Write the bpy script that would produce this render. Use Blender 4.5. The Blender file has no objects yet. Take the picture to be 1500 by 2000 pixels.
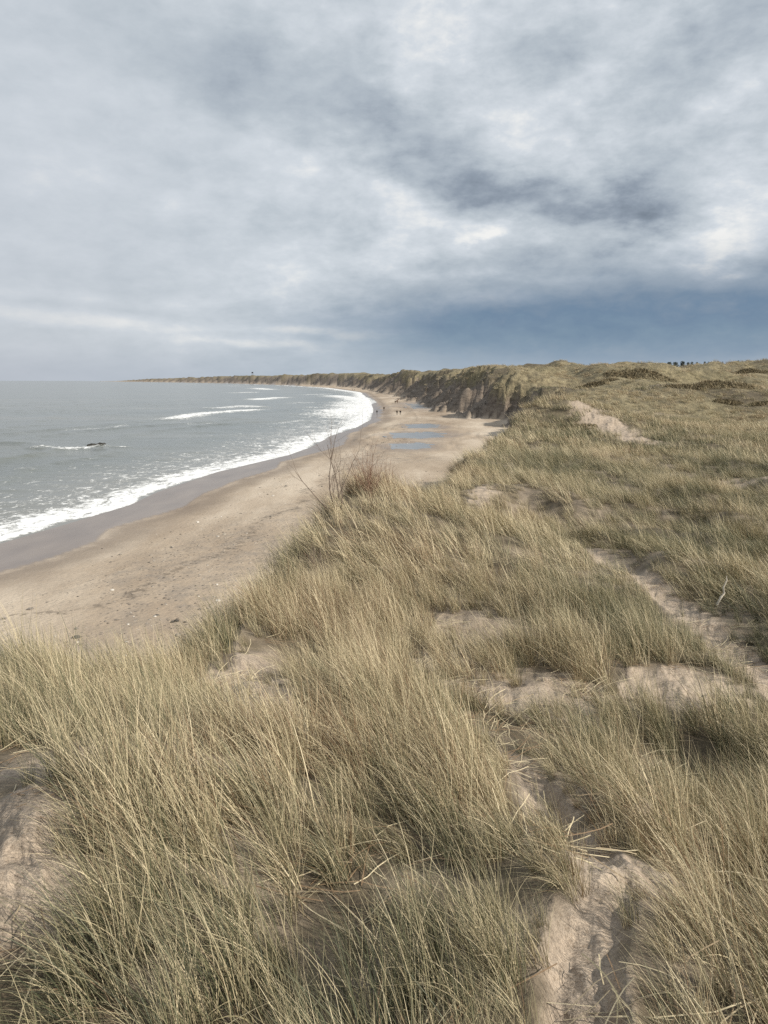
import bpy, bmesh, math, random
import numpy as np
from mathutils import Vector, Matrix

random.seed(7)
RNG = np.random.default_rng(7)
rad = math.radians
S = bpy.context.scene
COL = S.collection

# ------------------------------------------------------------------ camera
EYE = 12.0
PITCH = rad(9.7)
FOC = 1502.0
cam_d = bpy.data.cameras.new('camera')
cam = bpy.data.objects.new('camera', cam_d)
COL.objects.link(cam)
cam.location = (0, 0, EYE)
cam.rotation_euler = (math.pi / 2 - PITCH, 0, 0)
cam_d.sensor_fit = 'VERTICAL'
cam_d.sensor_height = 24.0
cam_d.lens = FOC / 2000.0 * 24.0
cam_d.clip_start = 0.05
cam_d.clip_end = 80000
S.camera = cam

# ------------------------------------------------------------------ exposure, sun, sky
S.view_settings.view_transform = 'Standard'
S.view_settings.look = 'None'
S.view_settings.gamma = 1
S.view_settings.exposure = 0.3
S.view_settings.use_curve_mapping = False
S.cycles.max_bounces = 6
S.cycles.diffuse_bounces = 3
S.cycles.glossy_bounces = 3
S.cycles.transmission_bounces = 3
S.cycles.transparent_max_bounces = 4
S.cycles.use_adaptive_sampling = True
S.cycles.use_denoising = False

SUN_DIR = Vector((0.76, -0.38, 0.54)).normalized()
sun_d = bpy.data.lights.new('sun', 'SUN')
sun_d.energy = 5.0
sun_d.angle = rad(0.8)
sun_d.color = (1.0, 0.93, 0.82)
sun = bpy.data.objects.new('sun', sun_d)
sun.rotation_euler = SUN_DIR.to_track_quat('Z', 'Y').to_euler()
sun.location = (40, -20, 60)
COL.objects.link(sun)


def lin(r, g, b):
    def f(c):
        c /= 255.0
        return c / 12.92 if c <= 0.04045 else ((c + 0.055) / 1.055) ** 2.4
    return (f(r), f(g), f(b), 1.0)


class NT:
    """small helper to wire node trees"""
    def __init__(self, tree):
        self.t = tree
        tree.nodes.clear()

    def n(self, typ, **kw):
        nd = self.t.nodes.new(typ)
        for k, v in kw.items():
            setattr(nd, k, v)
        return nd

    def put(self, sock, v):
        if isinstance(v, bpy.types.NodeSocket):
            self.t.links.new(v, sock)
        elif v is not None:
            sock.default_value = v

    def math(self, op, a, b=None, c=None, clamp=False):
        nd = self.n('ShaderNodeMath', operation=op, use_clamp=clamp)
        for i, v in enumerate((a, b, c)):
            self.put(nd.inputs[i], v)
        return nd.outputs[0]

    def vmath(self, op, a, b=None):
        nd = self.n('ShaderNodeVectorMath', operation=op)
        self.put(nd.inputs[0], a)
        if op == 'SCALE':
            self.put(nd.inputs['Scale'], b)
        else:
            self.put(nd.inputs[1], b)
        return nd.outputs['Value'] if op in ('LENGTH', 'DOT_PRODUCT') else nd.outputs[0]

    def comb(self, x, y, z):
        nd = self.n('ShaderNodeCombineXYZ')
        for i, v in enumerate((x, y, z)):
            self.put(nd.inputs[i], v)
        return nd.outputs[0]

    def ramp(self, f, stops, interp='LINEAR'):
        nd = self.n('ShaderNodeValToRGB')
        cr = nd.color_ramp
        cr.interpolation = interp
        while len(cr.elements) < len(stops):
            cr.elements.new(0.5)
        for e, (p, c) in zip(cr.elements, stops):
            e.position = p
            e.color = c if len(c) == 4 else (*c, 1)
        self.put(nd.inputs[0], f)
        return nd.outputs[0]

    def mix(self, f, a, b, blend='MIX'):
        nd = self.n('ShaderNodeMix', data_type='RGBA', blend_type=blend)
        self.put(nd.inputs[0], f)
        for i, v in ((6, a), (7, b)):
            if isinstance(v, tuple) and len(v) == 3:
                v = (*v, 1)
            self.put(nd.inputs[i], v)
        return nd.outputs[2]

    def noise(self, vec, scale, detail=3, rough=0.55, dist=0.0, dim='3D'):
        nd = self.n('ShaderNodeTexNoise', noise_dimensions=dim)
        self.put(nd.inputs['Vector'], vec)
        nd.inputs['Scale'].default_value = scale
        nd.inputs['Detail'].default_value = detail
        nd.inputs['Roughness'].default_value = rough
        nd.inputs['Distortion'].default_value = dist
        return nd.outputs['Fac']

    def remap(self, v, a, b, c=0.0, d=1.0, smooth=False):
        nd = self.n('ShaderNodeMapRange', interpolation_type='SMOOTHSTEP' if smooth else 'LINEAR')
        for i, q in enumerate((v, a, b, c, d)):
            self.put(nd.inputs[i], q)
        return nd.outputs[0]

    def attr(self, name, kind='GEOMETRY', out='Fac'):
        nd = self.n('ShaderNodeAttribute', attribute_type=kind, attribute_name=name)
        return nd.outputs[out]


def sky():
    w = bpy.data.worlds.new('World')
    S.world = w
    w.use_nodes = True
    N = NT(w.node_tree)
    tc = N.n('ShaderNodeTexCoord').outputs['Generated']
    sep = N.n('ShaderNodeSeparateXYZ')
    N.put(sep.inputs[0], tc)
    x, y, z = sep.outputs
    az = N.math('MULTIPLY', N.math('ARCTAN2', x, y), 57.29578)
    el = N.math('MULTIPLY', N.math('ARCSINE', z), 57.29578)
    ae = N.comb(az, el, 0.0)
    # cloud sheet overhead: direction pushed onto a flat layer
    zz = N.math('ADD', N.math('MAXIMUM', z, 0.0), 0.30)
    pl = N.comb(N.math('DIVIDE', x, zz), N.math('DIVIDE', y, zz), 0.0)
    n1 = N.noise(pl, 1.35, 9, 0.60, 0.25)
    n2 = N.noise(pl, 4.2, 9, 0.64, 0.15)
    n3 = N.noise(N.vmath('MULTIPLY', ae, (1.0, 1.9, 1.0)), 0.42, 9, 0.62, 0.2)
    # ragged edges for the large cloud masses
    warp = N.n('ShaderNodeTexNoise')
    N.put(warp.inputs['Vector'], pl)
    warp.inputs['Scale'].default_value = 2.6
    warp.inputs['Detail'].default_value = 6
    warp.inputs['Roughness'].default_value = 0.6
    wv = N.vmath('SUBTRACT', warp.outputs['Color'], (0.5, 0.5, 0.5))
    aew = N.vmath('ADD', ae, N.vmath('MULTIPLY', wv, (15.0, 9.0, 0.0)))
    aew2 = N.vmath('ADD', ae, N.vmath('MULTIPLY', wv, (7.0, 1.3, 0.0)))

    def px(u, v):
        a = (u - 750) / FOC
        b = (v - 1000) / FOC
        d = (a, math.cos(PITCH) - b * math.sin(PITCH), -math.sin(PITCH) - b * math.cos(PITCH))
        l = math.sqrt(sum(q * q for q in d))
        return math.degrees(math.atan2(d[0], d[1])), math.degrees(math.asin(d[2] / l))

    def blob(src, u, v, ru, rv, rot, amp):
        a, e = px(u, v)
        mp = N.n('ShaderNodeMapping', vector_type='TEXTURE')
        N.put(mp.inputs[0], src)
        mp.inputs['Location'].default_value = (a, e, 0)
        mp.inputs['Rotation'].default_value = (0, 0, rad(-rot))
        k = 180 / math.pi / FOC
        mp.inputs['Scale'].default_value = (ru * k, rv * k, 1)
        return N.remap(N.vmath('LENGTH', mp.outputs[0]), 0.15, 1.75, amp, 0.0, True)

    L = N.math('ADD', N.math('MULTIPLY', N.math('SUBTRACT', n1, 0.5), 0.70),
               N.math('MULTIPLY', N.math('SUBTRACT', n2, 0.5), 0.62))
    L = N.math('ADD', L, N.math('MULTIPLY', N.math('SUBTRACT', n3, 0.5), 0.55))
    # smoother veil towards the left of the view
    # billows: the same cloud field looked up a little towards the sun gives lit and shaded sides
    pls = N.vmath('ADD', pl, (0.16, 0.05, 0.0))
    rel = N.math('SUBTRACT', N.noise(pl, 2.3, 7, 0.56, 0.2), N.noise(pls, 2.3, 7, 0.56, 0.2))
    L = N.math('ADD', L, N.math('MULTIPLY', rel, 0.85))
    veil = N.remap(az, -22.0, 8.0, 0.42, 1.0, True)
    L = N.math('MULTIPLY', L, veil)
    L = N.math('ADD', L, 0.70)
    for b in [(380, 85, 150, 60, 5, -.17), (660, 205, 220, 80, 18, -.26), (880, 320, 170, 55, 14, -.26),
              (1080, 400, 170, 60, 10, -.30), (1230, 440, 150, 55, -8, -.22), (980, 130, 120, 70, -20, -.12),
              (1380, 75, 190, 55, -24, -.26), (1330, 330, 230, 50, -16, -.14), (1430, 190, 110, 60, -10, -.08),
              (1240, 530, 330, 30, 0, -.18), (1490, 510, 70, 60, 0, -.14), (560, 330, 220, 40, 6, -.02)]:
        L = N.math('ADD', L, blob(aew, *b))
    for b in [(620, 80, 70, 70, 10, .14), (815, 70, 50, 80, 0, .16), (1070, 220, 210, 70, -14, .20),
              (1110, 330, 60, 60, 0, .14), (850, 205, 60, 50, 0, .12), (1370, 462, 120, 52, -6, .34),
              (960, 470, 50, 26, 0, .22), (1100, 455, 80, 30, 0, .12), (280, 340, 70, 30, 0, .06),
              (150, 300, 70, 26, 0, .06), (500, 300, 120, 34, 6, .08), (760, 395, 170, 30, 6, .10),
              (1290, 20, 160, 40, 0, .16), (1180, 130, 90, 60, -20, .10)]:
        L = N.math('ADD', L, blob(aew, *b))
    for b in [(480, 668, 120, 9, 0, .26), (650, 650, 120, 9, 2, .24), (190, 628, 210, 14, 3, .20),
              (60, 575, 260, 10, 2, .09), (860, 540, 80, 8, 0, .12), (1130, 548, 100, 6, 0, .16)]:
        L = N.math('ADD', L, blob(aew2, *b))
    cl = N.ramp(L, [(0.0, lin(108, 118, 130)), (0.20, lin(132, 142, 154)), (0.40, lin(158, 167, 176)),
                    (0.58, lin(174, 182, 189)), (0.80, lin(194, 200, 206)), (1.0, lin(222, 222, 220))])
    # lavender cast on the left, near the sea
    lav = N.math('MULTIPLY', N.remap(az, -4.0, -30.0, 0, 1, True), N.remap(el, 22.0, 2.0, 0.25, 0.75, True))
    cl = N.mix(lav, cl, N.mix(0.5, cl, lin(163, 167, 175)))
    # distant shower: blue-grey band under the clouds on the right
    sh = N.math('ADD', blob(aew2, 1400, 632, 620, 96, 0, 0.98), blob(aew2, 1080, 650, 420, 66, -3, 0.42), clamp=True)
    shc = N.ramp(N.math('ADD', N.math('MULTIPLY', N.math('SUBTRACT', n3, 0.5), 0.9), N.remap(el, 0.8, 6.5)),
                 [(0.0, lin(126, 142, 157)), (0.30, lin(108, 130, 150)), (0.65, lin(92, 116, 141)), (1.0, lin(110, 127, 146))])
    cl = N.mix(N.math('MULTIPLY', sh, 0.93), cl, shc)
    # thin horizon air
    hz = N.math('MULTIPLY', N.remap(el, 3.6, 0.2, 0, 1, True), 0.62)
    hzc = N.ramp(N.remap(az, -30.0, 30.0), [(0.0, lin(165, 170, 180)), (0.5, lin(150, 164, 178)), (0.72, lin(138, 155, 174)), (1.0, lin(140, 153, 170))])
    cl = N.mix(hz, cl, hzc)
    nis = N.n('ShaderNodeTexSky', sky_type='NISHITA')
    nis.sun_disc = False
    nis.sun_elevation = math.asin(SUN_DIR.z)
    nis.sun_rotation = math.atan2(SUN_DIR.x, SUN_DIR.y)
    K = 0.10
    cl10 = N.vmath('SCALE', cl, 1.0 / K)
    out = N.mix(0.03, cl10, nis.outputs[0])
    bg = N.n('ShaderNodeBackground')
    N.put(bg.inputs[0], out)
    bg.inputs[1].default_value = K
    wo = N.n('ShaderNodeOutputWorld')
    N.put(wo.inputs[0], bg.outputs[0])


sky()


# ------------------------------------------------------------------ bookkeeping helpers
def tag(o, label=None, cat=None, group=None, kind=None):
    if label: o['label'] = label
    if cat: o['category'] = cat
    if group: o['group'] = group
    if kind: o['kind'] = kind
    return o


def link(name, me, mat=None, parent=None):
    o = bpy.data.objects.new(name, me)
    COL.objects.link(o)
    if mat is not None and len(me.materials) == 0:
        me.materials.append(mat)
    if parent is not None:
        o.parent = parent
    return o


def mesh_np(name, V, F, smooth=True, attrs=None):
    """V (n,3), F (m,k) all faces with k corners"""
    me = bpy.data.meshes.new(name)
    V = np.asarray(V, np.float32)
    F = np.asarray(F, np.int32)
    k = F.shape[1]
    me.vertices.add(len(V))
    me.vertices.foreach_set('co', V.ravel())
    me.loops.add(F.size)
    me.loops.foreach_set('vertex_index', F.ravel())
    me.polygons.add(len(F))
    me.polygons.foreach_set('loop_start', np.arange(0, F.size, k, dtype=np.int32))
    me.polygons.foreach_set('loop_total', np.full(len(F), k, np.int32))
    me.update(calc_edges=True)
    me.validate()
    if smooth:
        me.polygons.foreach_set('use_smooth', np.ones(len(F), bool))
    for nm, a in (attrs or {}).items():
        at = me.attributes.new(nm, 'FLOAT', 'POINT')
        at.data.foreach_set('value', np.asarray(a, np.float32))
    return me


# ------------------------------------------------------------------ numpy noise
def _hash(ix, iy, seed):
    h = (ix.astype(np.int64) * 374761393 + iy.astype(np.int64) * 668265263 + seed * 974634777) & 0xFFFFFFFF
    h = ((h ^ (h >> 13)) * 1274126177) & 0xFFFFFFFF
    h = h ^ (h >> 16)
    return (h & 0xFFFF) / 65535.0


def vnoise(x, y, seed=0):
    ix = np.floor(x); iy = np.floor(y)
    fx = x - ix; fy = y - iy
    fx = fx * fx * fx * (fx * (fx * 6 - 15) + 10); fy = fy * fy * fy * (fy * (fy * 6 - 15) + 10)
    ix = ix.astype(np.int64); iy = iy.astype(np.int64)
    a = _hash(ix, iy, seed); b = _hash(ix + 1, iy, seed)
    c = _hash(ix, iy + 1, seed); d = _hash(ix + 1, iy + 1, seed)
    return (a * (1 - fx) + b * fx) * (1 - fy) + (c * (1 - fx) + d * fx) * fy - 0.5


def fbm(x, y, seed=0, oct=4, gain=0.5):
    s = 0; a = 1.0
    for i in range(oct):
        s = s + a * vnoise(x * 2 ** i + 17.3 * i, y * 2 ** i - 9.1 * i, seed + i)
        a *= gain
    return s


def sstep(a, b, v):
    t = np.clip((v - a) / (b - a), 0, 1)
    return t * t * (3 - 2 * t)


# ------------------------------------------------------------------ survey of the place (metres; camera foot at 0,0)
def ray(u, v):
    a = (u - 750) / FOC; b = (v - 1000) / FOC
    return np.array([a, math.cos(PITCH) - b * math.sin(PITCH), -math.sin(PITCH) - b * math.cos(PITCH)])


def at_dist(u, v, y, drop=0.0):
    d = ray(u, v)
    p = d * (y / d[1])
    return (p[0], y, EYE + p[2] - drop)


def at_z(u, v, z):
    d = ray(u, v)
    p = d * ((z - EYE) / d[2])
    return (p[0], p[1])


# water line, from near to far
WATER = np.array([(-150, 5), (-70, 38)] + [at_z(u, v, 0) for u, v in
    [(-60, 1078), (0, 1060), (130, 1022), (250, 986), (300, 962), (420, 922), (560, 889), (605, 873), (645, 851),
     (692, 836), (722, 820), (728, 801), (722, 782), (704, 766), (640, 757.5)]]
    + [(-253, 2000), (-640, 3200), (-1194, 4600), (-2034, 6500), (-4500, 12500)])
WET = np.array([(-150, -10), (-60, 30)] + [at_z(u, v, 0.25) for u, v in
    [(-60, 1150), (0, 1125), (90, 1100), (190, 1062), (216, 1036), (300, 1012), (365, 992), (395, 968), (475, 938),
     (548, 914), (552, 903), (620, 886), (672, 868), (690, 846), (742, 822), (746, 803), (736, 782), (716, 767), (655, 758.5)]]
    + [(-240, 2008), (-627, 3208), (-1180, 4610), (-2020, 6515), (-4490, 12515)])
# top edge of the dunes towards the beach, from behind the camera to the far left
EDGE_P = [(-26, -40, 10), (-13, -9, 10), (-8.5, 1.5, 10), (-5.0, 5.0, 10)]
for u, v, d, dr in [(60, 1195, 6.2, .55), (200, 1225, 6.4, .5), (310, 1275, 6.6, .42), (425, 1275, 7.3, .02), (470, 1140, 8.6, .42), (585, 1072, 11.0, .40),
                    (628, 1030, 13.6, .1), (690, 905, 17.2, .65), (860, 940, 19.5, .55), (868, 938, 25, .5), (975, 855, 44, .55),
                    (1002, 832, 62, .4), (1035, 795, 92, .4), (1062, 752, 140, .4), (1066, 743, 168, .3)]:
    EDGE_P.append(at_dist(u, v, d, dr))
for u, v, d in [(1010, 742, 208), (970, 735, 262), (905, 722, 385), (840, 727, 560), (780, 724, 830), (715, 729, 1250), (660, 726, 1650),
                (600, 729.5, 2030), (540, 730.5, 2520), (450, 733, 3600), (360, 737, 5000), (280, 740, 7000)]:
    EDGE_P.append(at_dist(u, v, d))
EDGE_P += [(-4440, 12700, 3)]
EDGE = np.array([(p[0], p[1]) for p in EDGE_P])

LAND_C = list(EDGE_P[2:])
for u, v, d, dr in [
    (60, 1600, 3.0, 0), (200, 1480, 3.9, 0), (420, 1490, 3.8, 0), (480, 1300, 6.2, 0), (540, 1375, 5.5, 0), (650, 1440, 4.6, 0),
    (1000, 1350, 6.8, 0), (1330, 1340, 7.2, 0), (1460, 1290, 7.9, .05), (1400, 1240, 8.9, .05), (1300, 1155, 11.2, .05),
    (1240, 1110, 13, .05), (1120, 1055, 16.5, .05), (940, 950, 24, .0), (540, 1130, 9.0, .55), (560, 1260, 7.4, .35), (750, 1200, 8.8, .45), (930, 1200, 9.6, .1),
    (980, 1080, 13, .15), (900, 1000, 17, .45), (1150, 1850, 2.3, .03), (1200, 1680, 3.0, 0), (1090, 1560, 3.9, .05),
    (1300, 1600, 3.9, .3), (600, 1900, 2.1, .4), (500, 1500, 3.7, .05), (0, 1950, 2.2, .1), (1450, 1500, 5, .35), (1480, 1750, 3.0, .3),
    (1480, 1100, 14, .4), (1480, 1000, 20, .4), (1450, 935, 30, .1), (1300, 950, 25, .4), (1200, 900, 34, .4), (1050, 880, 36, .4),
    (1200, 840, 58, 0), (1125, 808, 64, 0), (1285, 866, 50, 0), (1085, 797, 68, .4), (1350, 830, 80, .4), (1490, 870, 52, .3),
    (1200, 792, 118, .3), (1400, 790, 128, .3), (1300, 757, 160, 0), (1150, 757, 150, 0), (1450, 775, 145, 0), (1110, 745, 190, 0),
    (1250, 714, 235, 0), (1180, 723, 250, 0), (1040, 713, 330, 0), (1000, 723, 260, 0), (1110, 720, 300, 0), (1420, 706, 310, 0),
    (1500, 709, 290, 0), (1350, 737, 205, 0), (1340, 716, 330, 0), (930, 720, 520, 0), (870, 719, 700, 0), (690, 726, 1800, 0), (1700, 760, 170, 0), (1700, 850, 60, .3),
    (1700, 1000, 22, .4), (1700, 1300, 8, .3), (1700, 1600, 4, .3), (1750, 710, 300, 0)]:
    LAND_C.append(at_dist(u, v, d, dr))
LAND_C += [(0, 0, 10.28), (1.2, .3, 10.2), (-1.2, .3, 10.3), (0, 1.0, 10.25), (0, -3, 10.2), (5, -4, 10), (-5, -4, 10.2), (12, -12, 10), (-8, -14, 10.4),
           (60, 600, 15), (250, 600, 15), (450, 600, 15), (150, 1200, 16), (600, 1200, 16), (1200, 2500, 18), (0, 2500, 20), (-300, 4000, 20), (1500, 6000, 20)]
LAND_C = np.array(LAND_C)


def warpq(x, y):
    a = np.arctan2(x, y)
    a = np.clip(a, -2.0, 2.0)
    r = np.hypot(x, y)
    return np.stack([1.5 * a * np.clip(r / 1.5, 0, 1), np.log(r + 1.2)], -1)


_q = warpq(LAND_C[:, 0], LAND_C[:, 1])
def _phi(d): return d
_A = _phi(np.linalg.norm(_q[:, None] - _q[None], axis=-1)) - np.eye(len(_q)) * 0.004
_P = np.concatenate([np.ones((len(_q), 1)), _q], 1)
_M = np.block([[_A, _P], [_P.T, np.zeros((3, 3))]])
_W = np.linalg.solve(_M, np.concatenate([LAND_C[:, 2], np.zeros(3)]))


def land_rbf(x, y):
    out = np.empty(len(x))
    for i in range(0, len(x), 40000):
        q = warpq(x[i:i + 40000], y[i:i + 40000])
        d = np.linalg.norm(q[:, None] - _q[None], axis=-1)
        out[i:i + 40000] = d @ _W[:-3] + _W[-3] + q @ _W[-2:]
    return out


def poly_dist(x, y, P):
    """signed distance (positive to the right of the walking direction) and run length along the polyline"""
    best = np.full(x.shape, 1e18); sg = np.ones(x.shape); run = np.zeros(x.shape); acc = 0.0
    for a, b in zip(P[:-1], P[1:]):
        dx, dy = b - a
        L2 = dx * dx + dy * dy
        t = np.clip(((x - a[0]) * dx + (y - a[1]) * dy) / L2, 0, 1)
        ex = x - (a[0] + t * dx); ey = y - (a[1] + t * dy)
        d2 = ex * ex + ey * ey
        c = dy * (x - a[0]) - dx * (y - a[1])
        m = d2 < best
        best = np.where(m, d2, best); sg = np.where(m, np.where(c >= 0, 1.0, -1.0), sg)
        run = np.where(m, acc + t * math.sqrt(L2), run)
        acc += math.sqrt(L2)
    return sg * np.sqrt(best), run


# sand trails (x, y) and bare sand patches (x, y, rx, ry, turn)
def ground_pts(lst):
    return np.array([at_dist(u, v, d)[:2] for u, v, d in lst])


TRAILS = [(ground_pts([(1120, 1052, 16.5), (1180, 1085, 14.4), (1240, 1112, 13.0), (1300, 1155, 11.2), (1345, 1195, 10.0), (1400, 1240, 8.9), (1470, 1295, 7.9), (1560, 1350, 7.0), (1700, 1420, 6)]), 0.20),
          (ground_pts([(1120, 2050, 1.6), (1140, 1900, 2.1), (1150, 1800, 2.45), (1190, 1690, 2.95), (1130, 1610, 3.5), (1080, 1545, 4.0), (1035, 1480, 4.7)]), 0.10)]
PATCH = []
for u, v, d, rx, ry, rot, st in [
    (20, 1615, 2.95, .26, .36, 0, .9), (170, 1480, 3.9, .35, .28, 0, .9), (400, 1490, 3.8, .38, .16, 0, .8), (480, 1285, 6.3, .27, .80, .1, 1.3), (525, 1350, 5.6, .22, .4, .1, 1.1),
    (650, 1440, 4.6, .22, .22, 0, .7), (1010, 1345, 6.8, .80, .40, 0, .85), (1330, 1340, 7.2, .46, .38, 0, .95), (920, 1215, 9.4, .36, .75, 0, .34),
    (860, 1265, 8.1, .35, .4, 0, .45), (1210, 1660, 3.1, .20, .16, 0, 1.0), (1330, 1590, 3.9, .2, .2, 0, .5), (945, 948, 24, .26, 1.6, -.2, .75),
    (1190, 836, 58.5, 1.7, 4.0, -.12, 1.15), (1148, 815, 63, 1.2, 3.0, -.1, 1.15), (1235, 852, 54, 1.3, 2.4, 0, 1.0), (1275, 866, 51, .9, 1.2, 0, .8), (1285, 747, 165, 2.6, 4, 0, 1.0), (1490, 752, 160, 4, 8, 0, .8),
    (470, 1985, 1.75, .14, .10, 0, .8), (200, 1950, 2.0, .12, .10, 0, .8), (1500, 925, 31, 1.5, .8, 0, .8), (1300, 830, 75, 2.5, 2, 0, .6), (1125, 757, 160, 3, 3, 0, .6), (1290, 790, 125, 4, 2, 0, .35)]:
    p = at_dist(u, v, d)
    PATCH.append((p[0], p[1], rx, ry, rot, st))
LUMP = at_dist(1235, 1665, 3.05)
PUDDLES = []
KNOLL = at_dist(1090, 803, 68)
HOLLOWS = [(*at_dist(u, v, d)[:2], ra_, dp) for u, v, d, ra_, dp in [(1095, 1030, 17.5, .6, .35), (1215, 1090, 13.6, .5, .16), (1085, 1540, 4.0, .30, .16), (480, 1290, 6.3, .45, .18), (1445, 932, 30, 1.1, .5),
           (1180, 985, 20, .8, .35), (1290, 1010, 18.5, .7, .3), (1400, 1060, 15.5, .6, .3), (1040, 960, 23, .8, .35), (1400, 1480, 5.4, .35, .2), (640, 1350, 5.6, .3, .15), (1250, 940, 26, 1.0, .4), (1350, 975, 21, .8, .35)]]
for u, v, ru, rv in [(825, 832, 34, 4.5), (815, 850, 56, 6.5), (802, 871, 44, 6.5), (845, 793, 50, 6)]:
    c = at_z(u, v, 1.0); l = at_z(u - ru, v, 1.0); n_ = at_z(u, v + rv, 1.0); f_ = at_z(u, v - rv, 1.0)
    PUDDLES.append((c[0], (n_[1] + f_[1]) / 2, c[0] - l[0], (f_[1] - n_[1]) / 2))


def sand_mask(x, y, grow=1.0, tw=1.0, bare=0.0):
    m = np.zeros(x.shape)
    w = fbm(x * 2.3, y * 2.3, 31, 4, .6)
    for cx, cy, rx, ry, rot, st in PATCH:
        dx = x - cx; dy = y - cy
        c, s = math.cos(rot), math.sin(rot)
        q = np.hypot((dx * c + dy * s) / rx, (-dx * s + dy * c) / ry) / grow
        m = np.maximum(m, min(1.2, st + bare) * sstep(1.5, .75, q + w * .9))
    for P, wd in TRAILS:
        d, _ = poly_dist(x, y, P)
        d = np.abs(d) + w * .10
        m = np.maximum(m, sstep(wd * 1.7 * tw, wd * .8 * tw, d))
    return np.clip(m, 0, 1)


def terrain(x, y, full=True):
    x = np.asarray(x, float); y = np.asarray(y, float)
    r = np.hypot(x, y)
    e, run = poly_dist(x, y, EDGE)
    ws, _ = poly_dist(x, y, WATER)
    # slumps and gullies cut the far edge into a saw-tooth
    far = sstep(110, 230, y) * sstep(3600, 2200, y)
    lam = 34 + 0.045 * np.clip(run - 250, 0, 3000)
    ph = run / 46.0 + .35 * fbm(run / 60.0, run * 0 + .5, 3, 2)
    ph2 = np.where(run < 900, ph, ph * .55)
    saw = (ph2 - np.floor(ph2)); saw = np.where(saw < .78, saw / .78, (1 - saw) / .22)
    depth = 15 * (0.75 + .8 * vnoise(ph2 * .8, ph2 * 0, 5)) * (1 + np.clip((y - 400) / 1500, 0, .8))
    e2 = e - far * depth * (saw ** 1.2) * .75 + far * 3.0 - 3.2 * sstep(55, 95, y) * sstep(420, 200, y)
    e2 = e2 + sstep(14, 60, y) * fbm(x * .22, y * .22, 8, 3) * 2.2 + sstep(3, 12, r) * (1 - sstep(14, 60, y)) * fbm(x * .8, y * .8, 9, 3) * .35
    zl = land_rbf(x, y)
    zl = zl + fbm(x * .9, y * .9, 11, 3) * .10 * sstep(1.0, 4, r)
    zl = zl + fbm(x * .13, y * .13, 12, 4) * 0.45 * sstep(14, 50, r)
    zl = zl + (fbm(x * .045, y * .03, 13, 4, .55) * 5.2 - np.abs(fbm(x * .022, y * .014, 18, 3)) * 4.2 - .5) * sstep(85, 230, r)
    zl = zl + fbm(x * .006, y * .006, 14, 4) * 7.0 * sstep(500, 1300, r) * sstep(6000, 2500, r) - 4.2 * sstep(700, 1200, r) * sstep(2600, 1500, r)
    for mx_, my_, rx_, ry_, h_ in [(78, 236, 16, 22, 2.6), (66, 335, 20, 30, 2.4), (152, 305, 30, 40, -2.2), (47, 345, 14, 30, -1.6)]:
        zl = zl + h_ * np.exp(-(((x - mx_) / rx_) ** 2 + ((y - my_) / ry_) ** 2))
    zl = zl
    # a grassy knoll by the sand scar, the hollow behind it, then two long ridges
    zl = zl + 1.3 * np.exp(-(((x - KNOLL[0]) / 5.5) ** 2 + ((y - KNOLL[1]) / 5.0) ** 2)) * (e > -3)
    rx_ = sstep(18, 45, x) * sstep(20, 60, y)
    zl = zl + rx_ * (-1.6 * np.exp(-((y - 104 - .10 * x) / 16) ** 2) + 2.2 * np.exp(-((y - 150 + .12 * x + 8 * fbm(x * .03, y * 0, 33, 2)) / 13) ** 2)
                     - 2.0 * np.exp(-((y - 196 - .10 * x) / 18) ** 2) + 1.2 * np.exp(-((y - 262 - .1 * x + 20 * fbm(x * .02, y * 0, 34, 2)) / 18) ** 2))
    # beach
    zb = np.where(ws > 0, 2.3 * (1 - np.exp(-np.clip(ws, 0, 400) * .028)), np.maximum(ws * .045, -3.0))
    zb = zb + fbm(x * .05, y * .05, 15, 3) * .22 * sstep(6, 30, ws) + fbm(x * .35, y * .35, 16, 3) * .05 * sstep(3, 15, ws)
    for cx, cy, rx, ry in PUDDLES:
        q = np.hypot((x - cx) / rx, (y - cy) / ry) + fbm((x - cx) / rx * 2 + 5, (y - cy) / ry * 2 + 3, 17, 4, .6) * .8
        zb = zb * (1 - sstep(2.2, 1.2, q)) + sstep(2.2, 1.2, q) * (0.95 + .16 * np.clip(q - 1, -1, 1))
    # face of the dunes
    lip = sstep(35, 100, y)
    ae = np.clip(-e2, 0, None)
    gul = (.32 - np.abs(fbm(run * .055 + e * .11, e * .02, 21, 4, .5))) * 2.4 * lip
    drop = (1.2 * sstep(0, 1.2, ae) + ae * (.66 + .45 * sstep(260, 140, y))) * lip + (1 - lip) * ae * 1.15
    rough = lip * sstep(.2, 4, ae) * (fbm(x * .28, y * .28, 22, 5, .65) * 1.7 + np.abs(fbm(x * .8, y * .8, 23, 3)) * .6)
    zf = zl - drop + gul * sstep(0, 6, ae) * .55 + rough
    hf = (zf - zb) / np.maximum(zl - zb, 1.0)
    tq = (run + 2.0 * e) / np.where(run < 700, 27.0, 60.0) + .5 * fbm(run * .03, e * .04, 35, 2)
    tq = tq - np.floor(tq)
    cap = lip * sstep(105, 170, y) * sstep(-.03, .05, hf - .46 - .58 * tq * np.where(tq > .93, (1 - tq) / .07, 1) + .22 * fbm(run * .09, e * .09, 28, 3)) * (ae > 0)
    zf = zf + 1.5 * cap * sstep(0, 3, ae)
    z = np.where(ae > 0, np.maximum(zf, zb), zl)
    z = np.maximum(z, np.minimum(zb, zl + 50))
    cliff = sstep(.05, .9, ae) * sstep(.02, .25, z - zb)
    sm = sand_mask(x, y) if full else np.zeros(x.shape)
    near = (r < 40)
    z = z + near * (.58 * np.exp(-(((x - 1.0) / 2.2) ** 2 + ((y - 15.0) / 2.6) ** 2)) - .75 * np.exp(-(((x - 5.0) / 3.2) ** 2 + ((y - 20.5) / 2.6) ** 2))) * (e > 0)
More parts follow.
